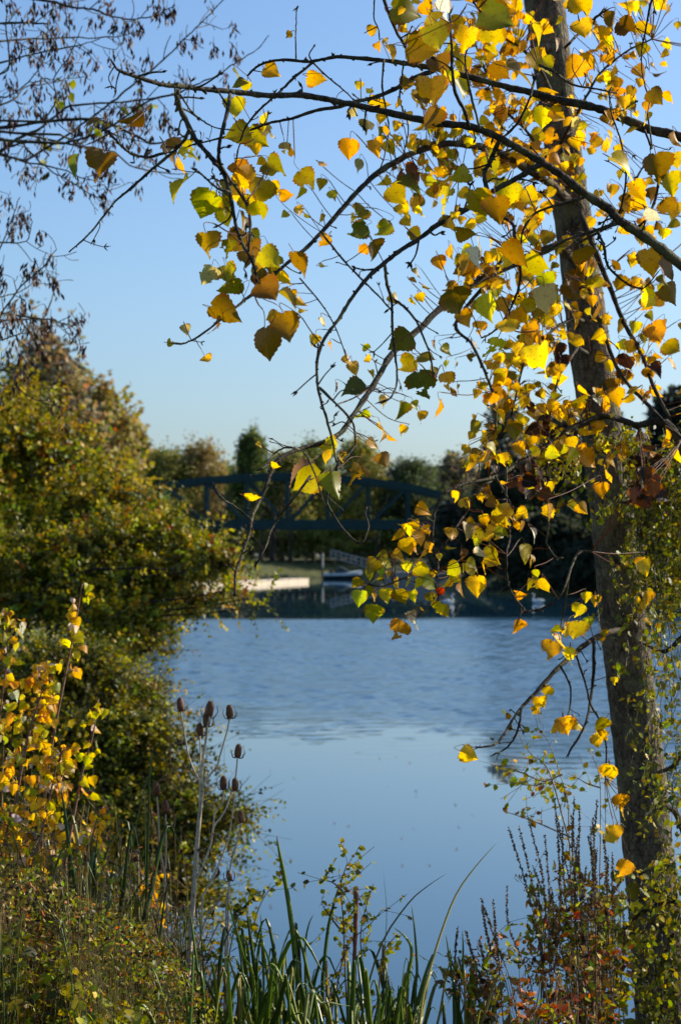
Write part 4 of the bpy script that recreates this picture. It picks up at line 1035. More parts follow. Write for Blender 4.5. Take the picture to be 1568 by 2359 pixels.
# small leaves further back in the crown, in bunches on their short shoots, thickest round the upper trunk
n_bunch = 0
while n_bunch < 235:
    z = rng.random()
    if z < .62: u, v = rng.normal(1290, 135), rng.uniform(-60, 1060)
    elif z < .84: u, v = rng.uniform(1000, 1290), rng.normal(640, 260)
    else: u, v = rng.uniform(850, 1250), rng.uniform(0, 420)
    if u < 1050 and v > 480: continue
    if abs(u - np.interp(v, [0, 800, 1500], [1255, 1357, 1440])) < 52 and rng.random() < .6: continue
    n_bunch += 1
    tilt = rng.normal(0, 25)
    for _ in range(rng.integers(2, 6)):
        uu_, vv_ = u + rng.normal(0, 20), v + rng.normal(0, 20)
        put_leaf(uu_, vv_, rng.uniform(20, 39), 'yyyyyyomoyybd'[rng.integers(0, 13)], tilt + rng.normal(0, 30), rng.random() < .25, rng)
for t, root in (('f', pop_side), ('m', pop_main)):
    crown[t].build('crown', M_POP, root)

# ------------------------------------------------------------------ ash tree with hanging keys, upper left
rng = np.random.default_rng(21)
AD = 10.
ab_ = np.array([-2.9, AD, 0.]); ab_[2] = ground_z(ab_[0], AD) - .1
ash = thing('ash_tree', 'nearly bare ash tree at the upper left with bunches of brown seed keys', 'tree', ab_)
g = Geo()
tube(g, smooth([ab_, ab_ + (.05, 0, 2), ab_ + (.0, .1, 4), ab_ + (.25, 0, 6.5)], 6), np.linspace(.13, .06, 19), 14, rough=.03, rng=rng)
g.build('trunk', M_TRUNK, ash)
ASH = '''5 2 -260,330 -80,300 0,295 100,280 165,275 230,278 320,315 350,330 410,320 450,300
4.5 1.6 -300,420 -60,370 0,350 40,320 95,295 150,250 200,240 280,235 350,227 415,215
3.4 2 -150,70 0,55 60,52 110,55
3.4 1.2 -60,-20 100,0 160,15 215,22 250,35 300,45 360,35 405,12
2.6 1 0,95 65,90 165,87 260,85 310,75
2.6 1 0,145 75,125 175,105 230,90
3 1 60,370 170,300 245,245 300,200 345,165 395,120 430,85 465,50 515,0 535,-30
3 1 150,330 240,300 345,232 410,215 450,195 500,175 540,145 590,115 620,80
2.6 1 0,350 50,330 65,345 115,390 160,415 235,455 260,395
2.4 1 -20,345 50,370 145,390 190,410 240,420
2.6 1 140,310 190,330 215,290 275,315 350,330
2.4 1 265,350 310,385 400,400 440,400
3 1 -40,170 20,160 15,60 20,20
2.6 1 -60,260 30,230 60,200 130,190 170,170
2.4 1 -40,215 25,220 90,160 120,90
2.4 1 100,280 130,230 125,180 160,130 190,60
2.4 1 -80,640 -10,590 25,510 45,455
2.4 1 -60,580 0,560 60,555 75,510
3 1 -90,770 -20,735 0,725 50,660 100,615 130,575
3 1 -90,790 0,742 60,735 110,735 150,745 178,750
2.4 1 -60,800 0,785 40,770 70,765
2.2 1 100,735 120,690 130,650
2.4 1 -50,860 20,855 50,900 95,925 150,940
2.2 1 -40,690 20,680 60,665 85,640'''
ga, gk, gl = Geo(), Geo(), Geo()
KEY = leaf_simple(.16, .1, .05, (.5,))
SM = leaf_simple(.30, .15, .12, (.35, .7))
def keys(c, n, sz=1.):
    pos = c + rng.normal(0, .018 * sz, (n, 3)) * (.62, .62, 1.1)
    scatter(gk, KEY, pos, rng.normal(0, .3, (n, 3)) + (0, 0, -1), rng.normal(size=(n, 3)), rng.uniform(.030, .043, n) * sz, mixcol(rng, n, 'ktu', (3, .7, 1.4)))
def ash_twig(rows, depth):
    rr = rows[:, 3] / F * rows[:, 2]
    p = P(rows[:, 0], rows[:, 1], rows[:, 2])
    tube(ga, p, rr * np.clip(1 + rng.normal(0, .08, len(p)), .8, 1.3), 6, closed=False)
    if depth <= 0: return
    for q in range(2, len(p)):
        dens = 1.25 if rows[q, 0] < 330 else .55
        if rng.random() < .34 * dens:
            a0 = math.atan2(*(rows[q, :2] - rows[q - 1, :2])[::-1]) + rng.choice([-1, 1]) * rng.uniform(.5, 1.2)
            ln = rng.uniform(18, 60) * (1 if depth > 1 else .6)
            k = 5
            t = np.linspace(0, 1, k)
            bend = rng.uniform(-.6, .3)
            rw = np.column_stack([rows[q, 0] + ln * t * np.cos(a0 + bend * t), rows[q, 1] + ln * t * np.sin(a0 + bend * t), rows[q, 2] + rng.normal(0, .25) * t, np.linspace(min(1.5, rows[q, 3] * .7), .9, k)])
            ash_twig(rw, depth - 1)
            if rng.random() < .5 * min(dens, 1):
                keys(P(rw[-1, 0], rw[-1, 1] + 8, rw[-1, 2]), rng.integers(6, 13))
            elif rng.random() < .25 and 60 < rows[q, 0] < 290 and 180 < rows[q, 1] < 310:
                n = 9; c = P(rw[-1, 0], rw[-1, 1], rw[-1, 2])
                scatter(gl, SM, c + rng.normal(0, .035, (n, 3)), rng.normal(0, .6, (n, 3)) + (0, 0, -.7), rng.normal(size=(n, 3)), rng.uniform(.04, .06, n), mixcol(rng, n, 'lem', (2, 1, 1)))
        if rng.random() < .03 * dens: keys(P(rows[q, 0], rows[q, 1] + 9, rows[q, 2]), rng.integers(5, 11))
for i, line in enumerate(ASH.splitlines()):
    f = line.split()
    uv = np.array([list(map(float, s.split(','))) for s in f[2:]])
    n = len(uv)
    d = AD - .3 + .7 * math.sin(i * 2.4)
    rows = np.column_stack([uv, np.full(n, d) + np.linspace(0, rng.normal(0, .4), n), np.linspace(float(f[0]), float(f[1]), n)])
    rows = smooth(rows, 5); rows[1:, :2] += rng.normal(0, .8, (len(rows) - 1, 2))
    p0 = P(*rows[0, :3])
    tube(ga, smooth([ab_ + (.05, .05, max(1.5, min(6.2, p0[2] - ab_[2] - .6))), (ab_ + (.1, 0, p0[2] - ab_[2]) + p0) / 2 + (0, 0, .05), p0], 4), np.linspace(float(f[0]) * 1.5, float(f[0]), 9) / F * AD, 6)
    ash_twig(rows, 2)
for u, v in ((365, 25), (385, 25), (402, 14), (265, 52), (288, 52), (318, 55), (420, 95), (453, 85), (492, 108), (341, 133), (545, 120), (515, 168), (432, 182), (322, 205), (325, 240), (380, 262), (395, 290), (342, 342), (378, 265), (75, 735), (178, 748), (118, 590), (130, 640), (52, 690), (118, 735), (50, 720)):
    c = P(u, v + 6, AD); keys(c, 18); tube(ga, [c + (0, 0, .06), c], .0015, 3, closed=False)
ga.build('branches', M_BRANCH, ash); gk.build('seed_keys', M_LEAF, ash); gl.build('crown', M_LEAF, ash)

# ------------------------------------------------------------------ leafy bushes on the left bank
LFA = leaf_simple(.40, .18, .16, (.3, .66))
LFB = leaf_simple(.30, .12, .14, (.3, .66))
def bush(name, label, cat, base, lobes, twigs, per, ll, pal, wts, seed, group=None, m_=None, spread=.36, clumps=26, twl=.35, droop=.15, tmpl=None, limb=.03):
    rng = np.random.default_rng(seed)
    base = np.array(base, float); base[2] = max(float(ground_z(base[0], base[1])), -.6) - .1
    o = thing(name, label, cat, base, group)
    gs, gl = Geo(), Geo()
    area = np.array([l[3] * l[4] for l in lobes], float)
    for (u, v, d, ru, rv), ar in zip(lobes, area):
        c = P(u, v, d); r = np.array([ru, (ru + rv) / 2, rv]) / F * d
        kn = np.array([base[0] * .75 + c[0] * .25, base[1] * .7 + c[1] * .3, base[2] + (c[2] - base[2]) * .85])
        tube(gs, smooth([base + rng.normal(0, .12, 3) * (1, 1, 0), kn + rng.normal(0, .08, 3), c], 5), np.linspace(limb, limb * .35, 11), 6, rough=.05, rng=rng)
        n = int(twigs * ar / area.sum())
        p, out = blob_points(rng, n, c, r, clumps, spread)
        s = unit(out + rng.normal(0, .55, (n, 3)) + (0, 0, -droop))
        L = twl * np.clip(rng.lognormal(-.15, .45, n), .4, 1.45)
        ww = rng.random((n, 1))
        for q in rng.choice(n, min(n, 90), False):
            a = p[q] - out[q] * min(r) * .3
            tube(gs, smooth([c + (a - c) * .3, a, p[q], p[q] + s[q] * L[q]], 3), np.linspace(limb * .22, limb * .05, 10), 4, closed=False)
        k = per
        f = np.linspace(.05, 1., k)
        pos = p[:, None] + s[:, None] * L[:, None, None] * f[None, :, None] + np.array([0, 0, -droop])[None, None] * (f ** 2)[None, :, None] * L[:, None, None] + rng.normal(0, ll * .15, (n, k, 3))
        sd = unit(np.cross(s, rng.normal(size=(n, 3))))
        alt = np.where(np.arange(k) % 2, 1., -1.)
        dr = s[:, None] * .6 + sd[:, None] * alt[None, :, None] * .8 + rng.normal(0, .35, (n, k, 3))
        nr = rng.normal(0, .6, (n, k, 3)) + (0, 0, .7) + out[:, None] * .35
        cl = mixcol(rng, n, pal, wts, .2) * .74
        cc = np.repeat(cl, k, 0) * rng.lognormal(0, .18, (n * k, 1))
        scatter(gl, tmpl or LFA, pos.reshape(-1, 3), dr.reshape(-1, 3), nr.reshape(-1, 3), ll * rng.uniform(.65, 1.25, n * k), np.clip(cc, 0, .8))
    gs.build('stems', M_FARBARK, o)
    gl.build('foliage', m_ or M_LEAF, o)
    return o
bush('oak_tree', 'tall yellow-green leafy tree along the left edge with orange tinged shoots', 'tree', (-5.6, 27, 0),
     [(-80, 1000, 27, 100, 85), (0, 965, 26, 66, 48), (55, 1035, 25, 90, 60), (140, 1065, 25, 56, 45), (0, 1120, 25, 140, 90), (130, 1140, 25, 110, 70), (225, 1165, 24, 80, 48), (60, 1260, 24, 160, 80), (-90, 1100, 27, 130, 130), (290, 1190, 24, 50, 26)],
     4300, 14, .054, 'lmgyoex', (3, 3, 2.4, .8, .5, 2.4, .15), 31, twl=.55, clumps=34, spread=.23)
bush('field_maple', 'spreading green and gold bush reaching out over the lake from the left bank', 'bush', (-3.3, 18.5, 0),
     [(330, 1250, 19, 100, 42), (200, 1290, 19, 130, 62), (420, 1275, 19, 60, 40), (460, 1300, 18.5, 50, 34), (500, 1305, 18, 32, 26), (300, 1370, 18.5, 110, 62), (380, 1370, 18.5, 56, 40), (140, 1390, 18.5, 130, 80), (300, 1450, 18, 60, 36), (250, 1440, 18, 90, 50), (470, 1395, 18, 28, 22), (535, 1358, 17.8, 20, 10), (565, 1380, 17.8, 16, 7), (600, 1396, 17.8, 18, 4), (20, 1330, 19, 140, 110), (345, 1500, 17.8, 22, 14), (535, 1298, 18, 22, 14)],
     4700, 14, .038, 'lmgeoxd', (3, 2.4, 1.6, 3, .5, .15, 2.5), 32, limb=.02, twl=.26, clumps=34, spread=.23)
bush('hawthorn_bush', 'dense dark green hawthorn-like bush drooping into the lake behind the teasels', 'bush', (-2.3, 14.2, 0),
     [(225, 1575, 14.5, 100, 48), (300, 1615, 14.3, 50, 44), (150, 1600, 14.5, 130, 90), (280, 1690, 14, 80, 62), (330, 1790, 14, 62, 46), (352, 1690, 13.9, 20, 24), (415, 1715, 13.8, 20, 12), (430, 1745, 13.8, 16, 8), (385, 1810, 13.8, 42, 30), (330, 1880, 13.6, 95, 42), (450, 1835, 13.7, 45, 20), (500, 1865, 13.5, 42, 20), (440, 1905, 13.5, 75, 26), (540, 1890, 13.4, 26, 12), (250, 1850, 13.8, 105, 60), (120, 1760, 14, 140, 110), (300, 1950, 13.4, 100, 28), (430, 1965, 13.3, 56, 15), (330, 2030, 13.2, 100, 36), (410, 2070, 13.0, 70, 26), (250, 2000, 13.2, 100, 40)],
     6600, 14, .028, 'leedgm', (2.4, 3, 2, 3, 1.4, .6), 33, twl=.28, clumps=26, droop=.3, limb=.018, spread=.25)

# ------------------------------------------------------------------ poplar saplings, lower left
def sapling(label, uvs, d, n, sz, pal, wts, seed, spread=40):
    rng = np.random.default_rng(seed)
    rows = smooth(np.column_stack([np.array(uvs, float), np.full(len(uvs), d)]), 8)
    p = P(rows[:, 0], rows[:, 1], rows[:, 2])
    b = p[0].copy(); b[2] = ground_z(b[0], d) - .05
    b[0] += .04; 
    p = np.vstack([smooth([b, (b + p[0]) / 2 + (.01, 0, 0), p[0]], 4)[:-1], p])
    o = thing('poplar_sapling', label, 'sapling', b, 'young poplars on the left bank')
    g = Geo(); tube(g, p, np.linspace(.006, .0018, len(p)), 7, (.22, .13, .08), rough=.05, rng=rng)
    gl = gs = Geo()
    off = len(p) - len(rows)
    for i in range(n):
        f = (i + .5) / n
        q = off + int(f ** .9 * (len(rows) - 1))
        a = rng.uniform(0, 2 * np.pi)
        ou = np.array([math.cos(a), math.sin(a), rng.uniform(-.1, .7)])
        st = rng.uniform(.25, 1) * spread / F * d * (1.15 - .6 * f)
        base = p[q] + ou * st
        L = sz / F * d * rng.uniform(.6, 1.2) * (1 - .25 * f)
        dr = ou * .45 + np.array([0, 0, -1]) + rng.normal(0, .35, 3)
        nr = np.array([rng.normal(0, .7), -1, rng.normal(.3, .5)]) if rng.random() < .7 else rng.normal(size=3)
        wt = np.array(wts[0]) * (1 - f) + np.array(wts[1]) * f
        scatter(gl, variants[rng.choice([0, 1, 2, 6, 7, 9, 11])], base[None], dr[None], nr[None], np.array([L]), mixcol(rng, 1, pal, wt))
        tube(gs, smooth([p[q], p[q] + ou * st * .5 + (0, 0, .008), base], 3), .0008, 4, (.30, .16, .06), closed=False)
    g.build('stem', M_STEM, o); gl.build('foliage', M_POP, o)
PW = ([3, 3, .3, .6, 1.0, .6], [.3, .2, 4, 1, .6, .1])
sapling('tallest green-topped poplar sapling standing out against the dark bush', [(95, 1900), (120, 1720), (150, 1560), (172, 1450), (190, 1345)], 6.6, 44, 30, 'yoglwb', PW, 41, 42)
sapling('poplar sapling with orange leaves halfway up beside the left edge', [(20, 2000), (40, 1830), (70, 1680), (95, 1600), (110, 1520)], 6.3, 124, 27, 'yoglwb', ([4, 3, .5, .4, .8, .6], [2, 2.4, 2, .6, .6, .2]), 42, 60)
sapling('poplar sapling with mostly yellow leaves at the very left edge', [(-30, 2000), (-10, 1800), (0, 1650), (18, 1500), (8, 1400)], 6.5, 110, 30, 'yoglwb', PW, 43, 55)
sapling('poplar sapling with a few drooping green leaves toward the lake', [(150, 1990), (170, 1880), (190, 1780), (215, 1690), (228, 1610)], 6.4, 34, 27, 'yoglwb', ([3, 1, 1, 1, .8, .2], [.2, .1, 4, 2, .6, .1]), 44, 45)
sapling('short golden poplar sapling above the weeds', [(60, 2040), (85, 1960), (110, 1860), (130, 1770), (150, 1720)], 6.1, 124, 25, 'yoglwb', ([5, 4, .3, .2, .6, .8], [4, 1.6, 1.5, .4, .5, .1]), 45, 62)
sapling('low yellow poplar shoot beside the iris blades', [(190, 2040), (200, 1980), (215, 1920), (230, 1860)], 6.2, 29, 21, 'yoglwb', ([5, 3, .6, .4, .5, .3], [4, .6, 1.5, .3, .5, .1]), 46, 45)
sapling('small orange-leaved poplar sucker left of the teasel stem', [(330, 2130), (345, 2080), (355, 2035), (370, 2005)], 6.6, 23, 23, 'yoglwb', ([4, 6, .2, .2, .4, .3], [4, 6, .2, .2, .4, .3]), 47, 42)
sapling('leafy poplar sapling low at the left edge among red stems', [(-20, 2060), (0, 1990), (15, 1920), (30, 1850)], 6.1, 91, 23, 'yoglwb', ([4, 3, .8, .4, .8, .6], [4, 2, .8, .4, .8, .4]), 48, 62)

def blade(g, uv, d, wpx, c, rng, d1=None, seg=22, tipbrown=.06, twist=.0):
    uv = np.array(uv, float)
    rows = smooth(np.column_stack([uv, np.linspace(d, d if d1 is None else d1, len(uv))]), max(3, seg // len(uv)))
    p = P(rows[:, 0], rows[:, 1], rows[:, 2]); n = len(p)
    s = np.linspace(0, 1, n)
    wid = wpx / F * d * np.minimum(1, (1 - s) ** .55 * 1.25) * (.75 + .25 * np.sin(s * 2.5)) / 2
    t = unit(np.gradient(p, axis=0))
    a = rng.uniform(-.7, .7) + twist * s
    side = unit(np.stack([np.cos(a) * np.ones(n), np.sin(a) * np.ones(n), np.zeros(n)], 1))
    side = unit(side - t * np.sum(side * t, 1, keepdims=True))
    nr = np.cross(side, t)
    V = np.stack([p - side * wid[:, None], p + nr * wid[:, None] * .35, p + side * wid[:, None], p - nr * wid[:, None] * .1], 1).reshape(-1, 3)
    i = np.arange(n - 1)[:, None] * 4; j = np.arange(4)[None]
    q = np.stack([i + j, i + (j + 1) % 4, i + 4 + (j + 1) % 4, i + 4 + j], -1).reshape(-1, 4)
    cc = np.where(s[:, None] > 1 - tipbrown, np.array([.14, .07, .03]), np.array(c)) * (1 + .25 * rng.normal(0, .4, (n, 1)).cumsum(0) / 3)
    g.add(V, q, None, None, np.repeat(np.clip(cc, .005, .8), 4, 0))
GREENS_ = [(.10, .15, .022), (.07, .12, .02), (.14, .17, .03), (.16, .13, .05), (.26, .21, .09)]
# ------------------------------------------------------------------ undergrowth on the near bank
rng = np.random.default_rng(51)
gu, gw_, gg = Geo(), Geo(), Geo()
LFN = leaf_simple(.22, .25, .1, (.35, .7)); LFO = leaf_simple(.42, .2, .15, (.3, .66)); LFT = leaf_simple(.12, .3, .05, (.35, .7))
def vtop(u): return np.interp(u, [-260, 0, 120, 220, 330, 420, 480, 540], [1850, 1915, 1965, 2020, 2070, 2160, 2255, 2340])
SPEC = [  # leaf template, leaf size range, leaves per stem, palette, weights, stem colour, stem thickness
    (LFO, (.016, .034), (10, 22), 'ledg', (3, 3, 2, 1), (.09, .09, .03), .0016),
    (LFN, (.008, .016), (26, 46), 'ledtb', (3, 2, 2, 2, 1), (.08, .065, .025), .0007),
    (LFT, (.010, .022), (16, 34), 'tbx', (4, 2, .6), (.12, .075, .04), .0009),
    (LFO, (.012, .024), (12, 22), 'mlyo', (3, 2, 1, .5), (.14, .08, .04), .0012),
    (LFN, (.014, .030), (14, 26), 'xbtk', (1, 2, 2, 1), (.14, .06, .04), .0013),
    (None, (.3, .7), (0, 1), 'ledt', (2, 2, 1, 1.6), None, 0)]
for k in range(175):
    cu = rng.uniform(-260, 510); cd = rng.uniform(4.8, 7.8)
    ct = vtop(cu) + rng.exponential(70) - 15 - (rng.uniform(30, 130) if rng.random() < .22 else 0)
    # nearer tufts are only seen low in the frame
    ct += max(0, 6.2 - cd) * rng.uniform(20, 190)
    sp = SPEC[rng.choice(6, p=[.16, .30, .09, .12, .11, .22])]
    nst = rng.integers(18, 44) if sp[0] is not None else rng.integers(14, 34)
    shade = rng.lognormal(-.15, .3)  # random tuft tone, lowered on average for the bank's shade
    for _ in range(nst):
        u = cu + rng.normal(0, 26); d = cd + rng.normal(0, .10); v = ct + abs(rng.normal(0, 75)) - (60 * rng.random() if rng.random() < .1 else 0)
        t = P(u, v, d); gz = float(ground_z(t[0], t[1]))
        if t[2] < gz + .12: continue
        hgt = min(t[2] - gz, 1.0)
        if sp[0] is None:
            bb = P(u + rng.normal(0, 22), 0, d); root_v = VH + (H - (t[2] - hgt)) / d * F
            c = np.array(GREENS_[rng.integers(0, 5)]) * shade
            lean = rng.normal(0, 45); ar = rng.random()
            blade(gg, [(u, root_v), (u + lean * .2, v + (root_v - v) * .4), (u + lean * .7, v), (u + lean * (1.2 + ar), v + ar * 60)], d, rng.uniform(1.6, 4.5), c, rng, seg=12, twist=rng.normal(0, .8))
            continue
        b0 = np.array([cu, 0, 0]); bx = P(cu + rng.normal(0, 16), v, cd)
        b_ = np.array([bx[0], bx[1], t[2] - hgt])
        p = smooth([b_, b_ * .45 + t * .55 + rng.normal(0, .035, 3), t], 4)
        tube(gw_, p, np.linspace(sp[6], sp[6] * .35, len(p)), 3, sp[5], closed=False)
        m = rng.integers(*sp[2]); f = rng.uniform(.3, 1.0, m)
        q = (f * (len(p) - 1)).astype(int)
        pos = p[q] + rng.normal(0, .014, (m, 3))
        scatter(gu, sp[0], pos, rng.normal(0, 1, (m, 3)) + (0, 0, .2), rng.normal(0, .7, (m, 3)) + (0, -.2, .6), rng.uniform(*sp[1], m), np.clip(mixcol(rng, m, sp[3], sp[4], .2) * shade, 0, .8))
# tall thin stalks and blades standing clear of the mass
for k in range(210):
    u = rng.uniform(-240, 500); d = rng.uniform(5.4, 7.8); rise = rng.exponential(75) + 15
    t = P(u + rng.normal(0, 25), vtop(u) - rise + max(0, 6 - d) * 120, d); gz = float(ground_z(t[0], t[1]))
    b_ = P(u, vtop(u) + 150, d); b_[2] = max(b_[2], gz)
    if t[2] < b_[2] + .1: continue
    if rng.random() < .38:
        rv = VH + (H - b_[2]) / d * F; tv = VH + (H - t[2]) / d * F; lean = rng.normal(0, 35); ar = rng.random() ** 2
        blade(gg, [(u, rv), (u + lean * .2, rv + (tv - rv) * .5), (u + lean * .7, tv), (u + lean * (1.1 + ar), tv + ar * 50)], d, rng.uniform(2, 7), np.array(GREENS_[rng.integers(0, 5)]), rng, seg=14, twist=rng.normal(0, .8))
        continue
    p = smooth([b_, b_ * .5 + t * .5 + rng.normal(0, .03, 3), t], 5)
    br = rng.random() < .55
    tube(gw_, p, np.linspace(.0013, .0005, len(p)), 4, (.20, .12, .06) if br else (.12, .10, .03), closed=False)
    for q in range(3, len(p)):
        if rng.random() < .5: continue
        e = p[q] + unit(rng.normal(0, 1, 3) + (0, 0, .7)) * rng.uniform(.02, .09)
        tube(gw_, [p[q], e], .0006, 3, (.22, .14, .08), closed=False)
        m = rng.integers(2, 7); f = rng.random((m, 1))
        scatter(gu, LFT if br else LFO, p[q] + (e - p[q]) * f, rng.normal(0, 1, (m, 3)), rng.normal(size=(m, 3)), rng.uniform(.008, .024, m), mixcol(rng, m, 'tbxk' if br else 'lmedo', (3, 2, .5, 1) if br else (3, 2, 2, 2, .7), .25))
# low scrub that fills between the tufts
m = 48000
uu = rng.uniform(-280, 530, m); dd = rng.uniform(4.8, 8.2, m)
pp = P(uu, vtop(uu) + 60 + rng.exponential(160, m), dd)
pp = pp[pp[:, 2] > ground_z(pp[:, 0], pp[:, 1]) + .02]; m = len(pp)
scatter(gu, LFN, pp, rng.normal(0, 1, (m, 3)), rng.normal(0, .7, (m, 3)) + (0, -.2, .6), rng.uniform(.006, .018, m), mixcol(rng, m, 'edtkblx', (3, 3, 2, 1.5, 1, 2.5, .3), .3))
o = kind(gu.build('undergrowth', M_LEAF), 'stuff'); tag(o, 'tangled weeds and low leaves covering the bank at the lower left', 'undergrowth')
gw_.build('weed_stems', M_STEM, o); gg.build('grass_blades', M_BLADE, o)

# grass and blades
GREENS = [(.11, .18, .018), (.07, .13, .018), (.16, .22, .022), (.05, .09, .016), (.24, .25, .03)]
def clump(name, label, cat, cu, d, blades, seed, group=None, hand=(), wide=(8, 15), ht=(120, 420), lean=50, v0=2460, su=30, dry=.08):
    rng = np.random.default_rng(seed)
    b = P(cu, 2500, d); b[2] = ground_z(b[0], d) - .02
    o = thing(name, label, cat, b, group)
    def root(u, v, dd):
        p = P(u, v, dd); z = ground_z(p[0], dd)
        return max(v, VH + (H - z) / dd * F)
    for uv, dd, wpx, c in hand:
        g = Geo(); uv = list(uv); u0, v_ = uv[0]; uv = [(u0 + (u0 - uv[1][0]) * .5, root(u0, v_, dd))] + uv
        blade(g, uv, dd, wpx, c, rng); g.build('blade', M_BLADE, o)
    for i in range(int(blades * 1.45)):
        dd = d + rng.normal(0, .22); u0 = cu + rng.normal(0, su); hh = rng.uniform(*ht)
        ln = rng.normal(0, lean) * hh / 250 + (u0 - cu) * .4; tipu = u0 + ln; tipv = v0 - hh
        arch = rng.random() ** 2
        uv = [(u0 - ln * .1, root(u0, v0, dd)), (u0, v0), (u0 + ln * .3, v0 - hh * .55), (u0 + ln * (.7 + .2 * arch), v0 - hh * (1 + .06 * arch)), (tipu + arch * ln * .6, tipv + arch * hh * .35)]
        c = (.34, .27, .11) if rng.random() < dry else GREENS[rng.integers(0, 5)]
        g = Geo(); blade(g, uv, dd, rng.uniform(*wide), c, rng, dd + rng.normal(0, .15), twist=rng.normal(0, .8)); g.build('blade', M_BLADE, o)
    return o
G0, G1, G2, GY = GREENS[0], GREENS[1], GREENS[2], (.40, .36, .13)
IR = 'iris clumps along the near bank'
clump('iris_clump', 'iris clump with the single tallest green blade standing up in front of the water', 'reeds', 680, 5.6, 22, 61, IR,
      [([(690, 2340), (683, 2240), (672, 2130), (655, 2020), (643, 1960), (637, 1922)], 5.6, 14, G2), ([(742, 2340), (746, 2230), (757, 2130), (775, 2060), (795, 2000)], 5.7, 12, G1), ([(703, 2300), (703, 2180), (711, 2130), (722, 2105)], 5.8, 7, G2)], ht=(120, 330))
clump('iris_clump', 'iris clump with broad upright blades right beside the white teasel stem', 'reeds', 575, 5.5, 24, 62, IR,
      [([(600, 2340), (590, 2250), (577, 2160), (568, 2095)], 5.5, 13, G1), ([(608, 2330), (605, 2210), (602, 2150), (600, 2100)], 5.6, 7, G0), ([(590, 2330), (560, 2200), (535, 2110), (520, 2060)], 5.4, 10, G2),
       ([(640, 2358), (630, 2260), (612, 2190), (588, 2165)], 5.3, 9, G0)], ht=(100, 320))
clump('iris_clump', 'iris clump leaning over the teasel foot with arching blades', 'reeds', 480, 5.2, 20, 63, IR,
      [([(525, 2358), (525, 2280), (524, 2210)], 5.2, 10, (.36, .36, .14)), ([(470, 2340), (455, 2230), (445, 2150), (437, 2090)], 5.2, 9, G1), ([(380, 2350), (430, 2345), (480, 2345), (520, 2360)], 5.0, 7, (.22, .26, .10))], ht=(60, 260))
clump('iris_clump', 'iris clump with bright green arching blades in the middle of the bank', 'reeds', 920, 5.6, 26, 64, IR,
      [([(935, 2340), (948, 2200), (935, 2160), (905, 2135)], 5.6, 12, G2), ([(955, 2340), (960, 2240), (955, 2150), (947, 2080)], 5.7, 8, G0), ([(1045, 2340), (1040, 2250), (1032, 2190), (1026, 2150)], 5.7, 7, G1),
       ([(1055, 2340), (1063, 2260), (1066, 2190), (1064, 2140)], 5.8, 8, G0), ([(880, 2340), (885, 2200), (890, 2100), (882, 2000)], 5.8, 2.5, G2)], ht=(90, 280))
clump('iris_clump', 'iris clump with dark blades at the foot of the russet loosestrife', 'reeds', 1090, 5.8, 20, 65, IR, [([(1090, 2340), (1110, 2240), (1130, 2180), (1140, 2150)], 5.8, 11, G1)], ht=(60, 240))
clump('iris_clump', 'iris clump filling the bottom middle with short crowded blades', 'reeds', 790, 5.2, 28, 66, IR, [([(700, 2358), (740, 2310), (790, 2315), (830, 2320)], 5.0, 11, (.30, .33, .12))], ht=(60, 250), su=45)
clump('iris_clump', 'dark iris blades among the yellow leaves at the left', 'reeds', 205, 6.0, 9, 67, IR,
      [([(165, 2080), (160, 1960), (150, 1870), (140, 1810)], 6.0, 12, (.05, .10, .03)), ([(110, 2170), (80, 2060), (40, 1950), (8, 1850)], 5.9, 8, (.08, .13, .02)), ([(220, 2060), (220, 1980), (228, 1910)], 6.0, 9, (.05, .09, .02)), ([(215, 2040), (240, 1980), (262, 1930), (300, 1890)], 6.1, 8, G1),
       ([(250, 2100), (275, 2020), (290, 1985)], 5.8, 12, (.30, .34, .18)), ([(95, 2160), (60, 2080), (25, 2020), (-10, 1960)], 5.9, 9, (.10, .14, .04)), ([(135, 2150), (128, 2080), (120, 2020)], 5.8, 6, (.26, .29, .14))], ht=(150, 330), v0=2200, su=60)
clump('iris_clump', 'broad bent iris blade lying over the weeds at the lower left', 'reeds', 330, 5.3, 5, 68, IR, [([(360, 2280), (330, 2210), (295, 2165), (260, 2140)], 5.3, 16, (.13, .17, .06))], ht=(60, 200), v0=2380)
gr = Geo(); rg = np.random.default_rng(69)
blade(gr, [(955, 2480), (970, 2320), (985, 2250), (1015, 2150), (1050, 2060), (1095, 1995), (1146, 1938)], 5.2, 6.5, GY, rg, tipbrown=0.)
tag(gr.build('grass_blade', M_BLADE), 'long pale yellow grass blade arching up to the right over the water', 'grass')
gr = Geo(); blade(gr, [(810, 2470), (840, 2300), (880, 2170), (940, 2080), (985, 2040), (1030, 2010)], 5.4, 6., (.14, .13, .04), rg, tipbrown=.25)
tag(gr.build('grass_blade', M_BLADE), 'olive grass blade with brown tip curving right in mid-frame', 'grass')

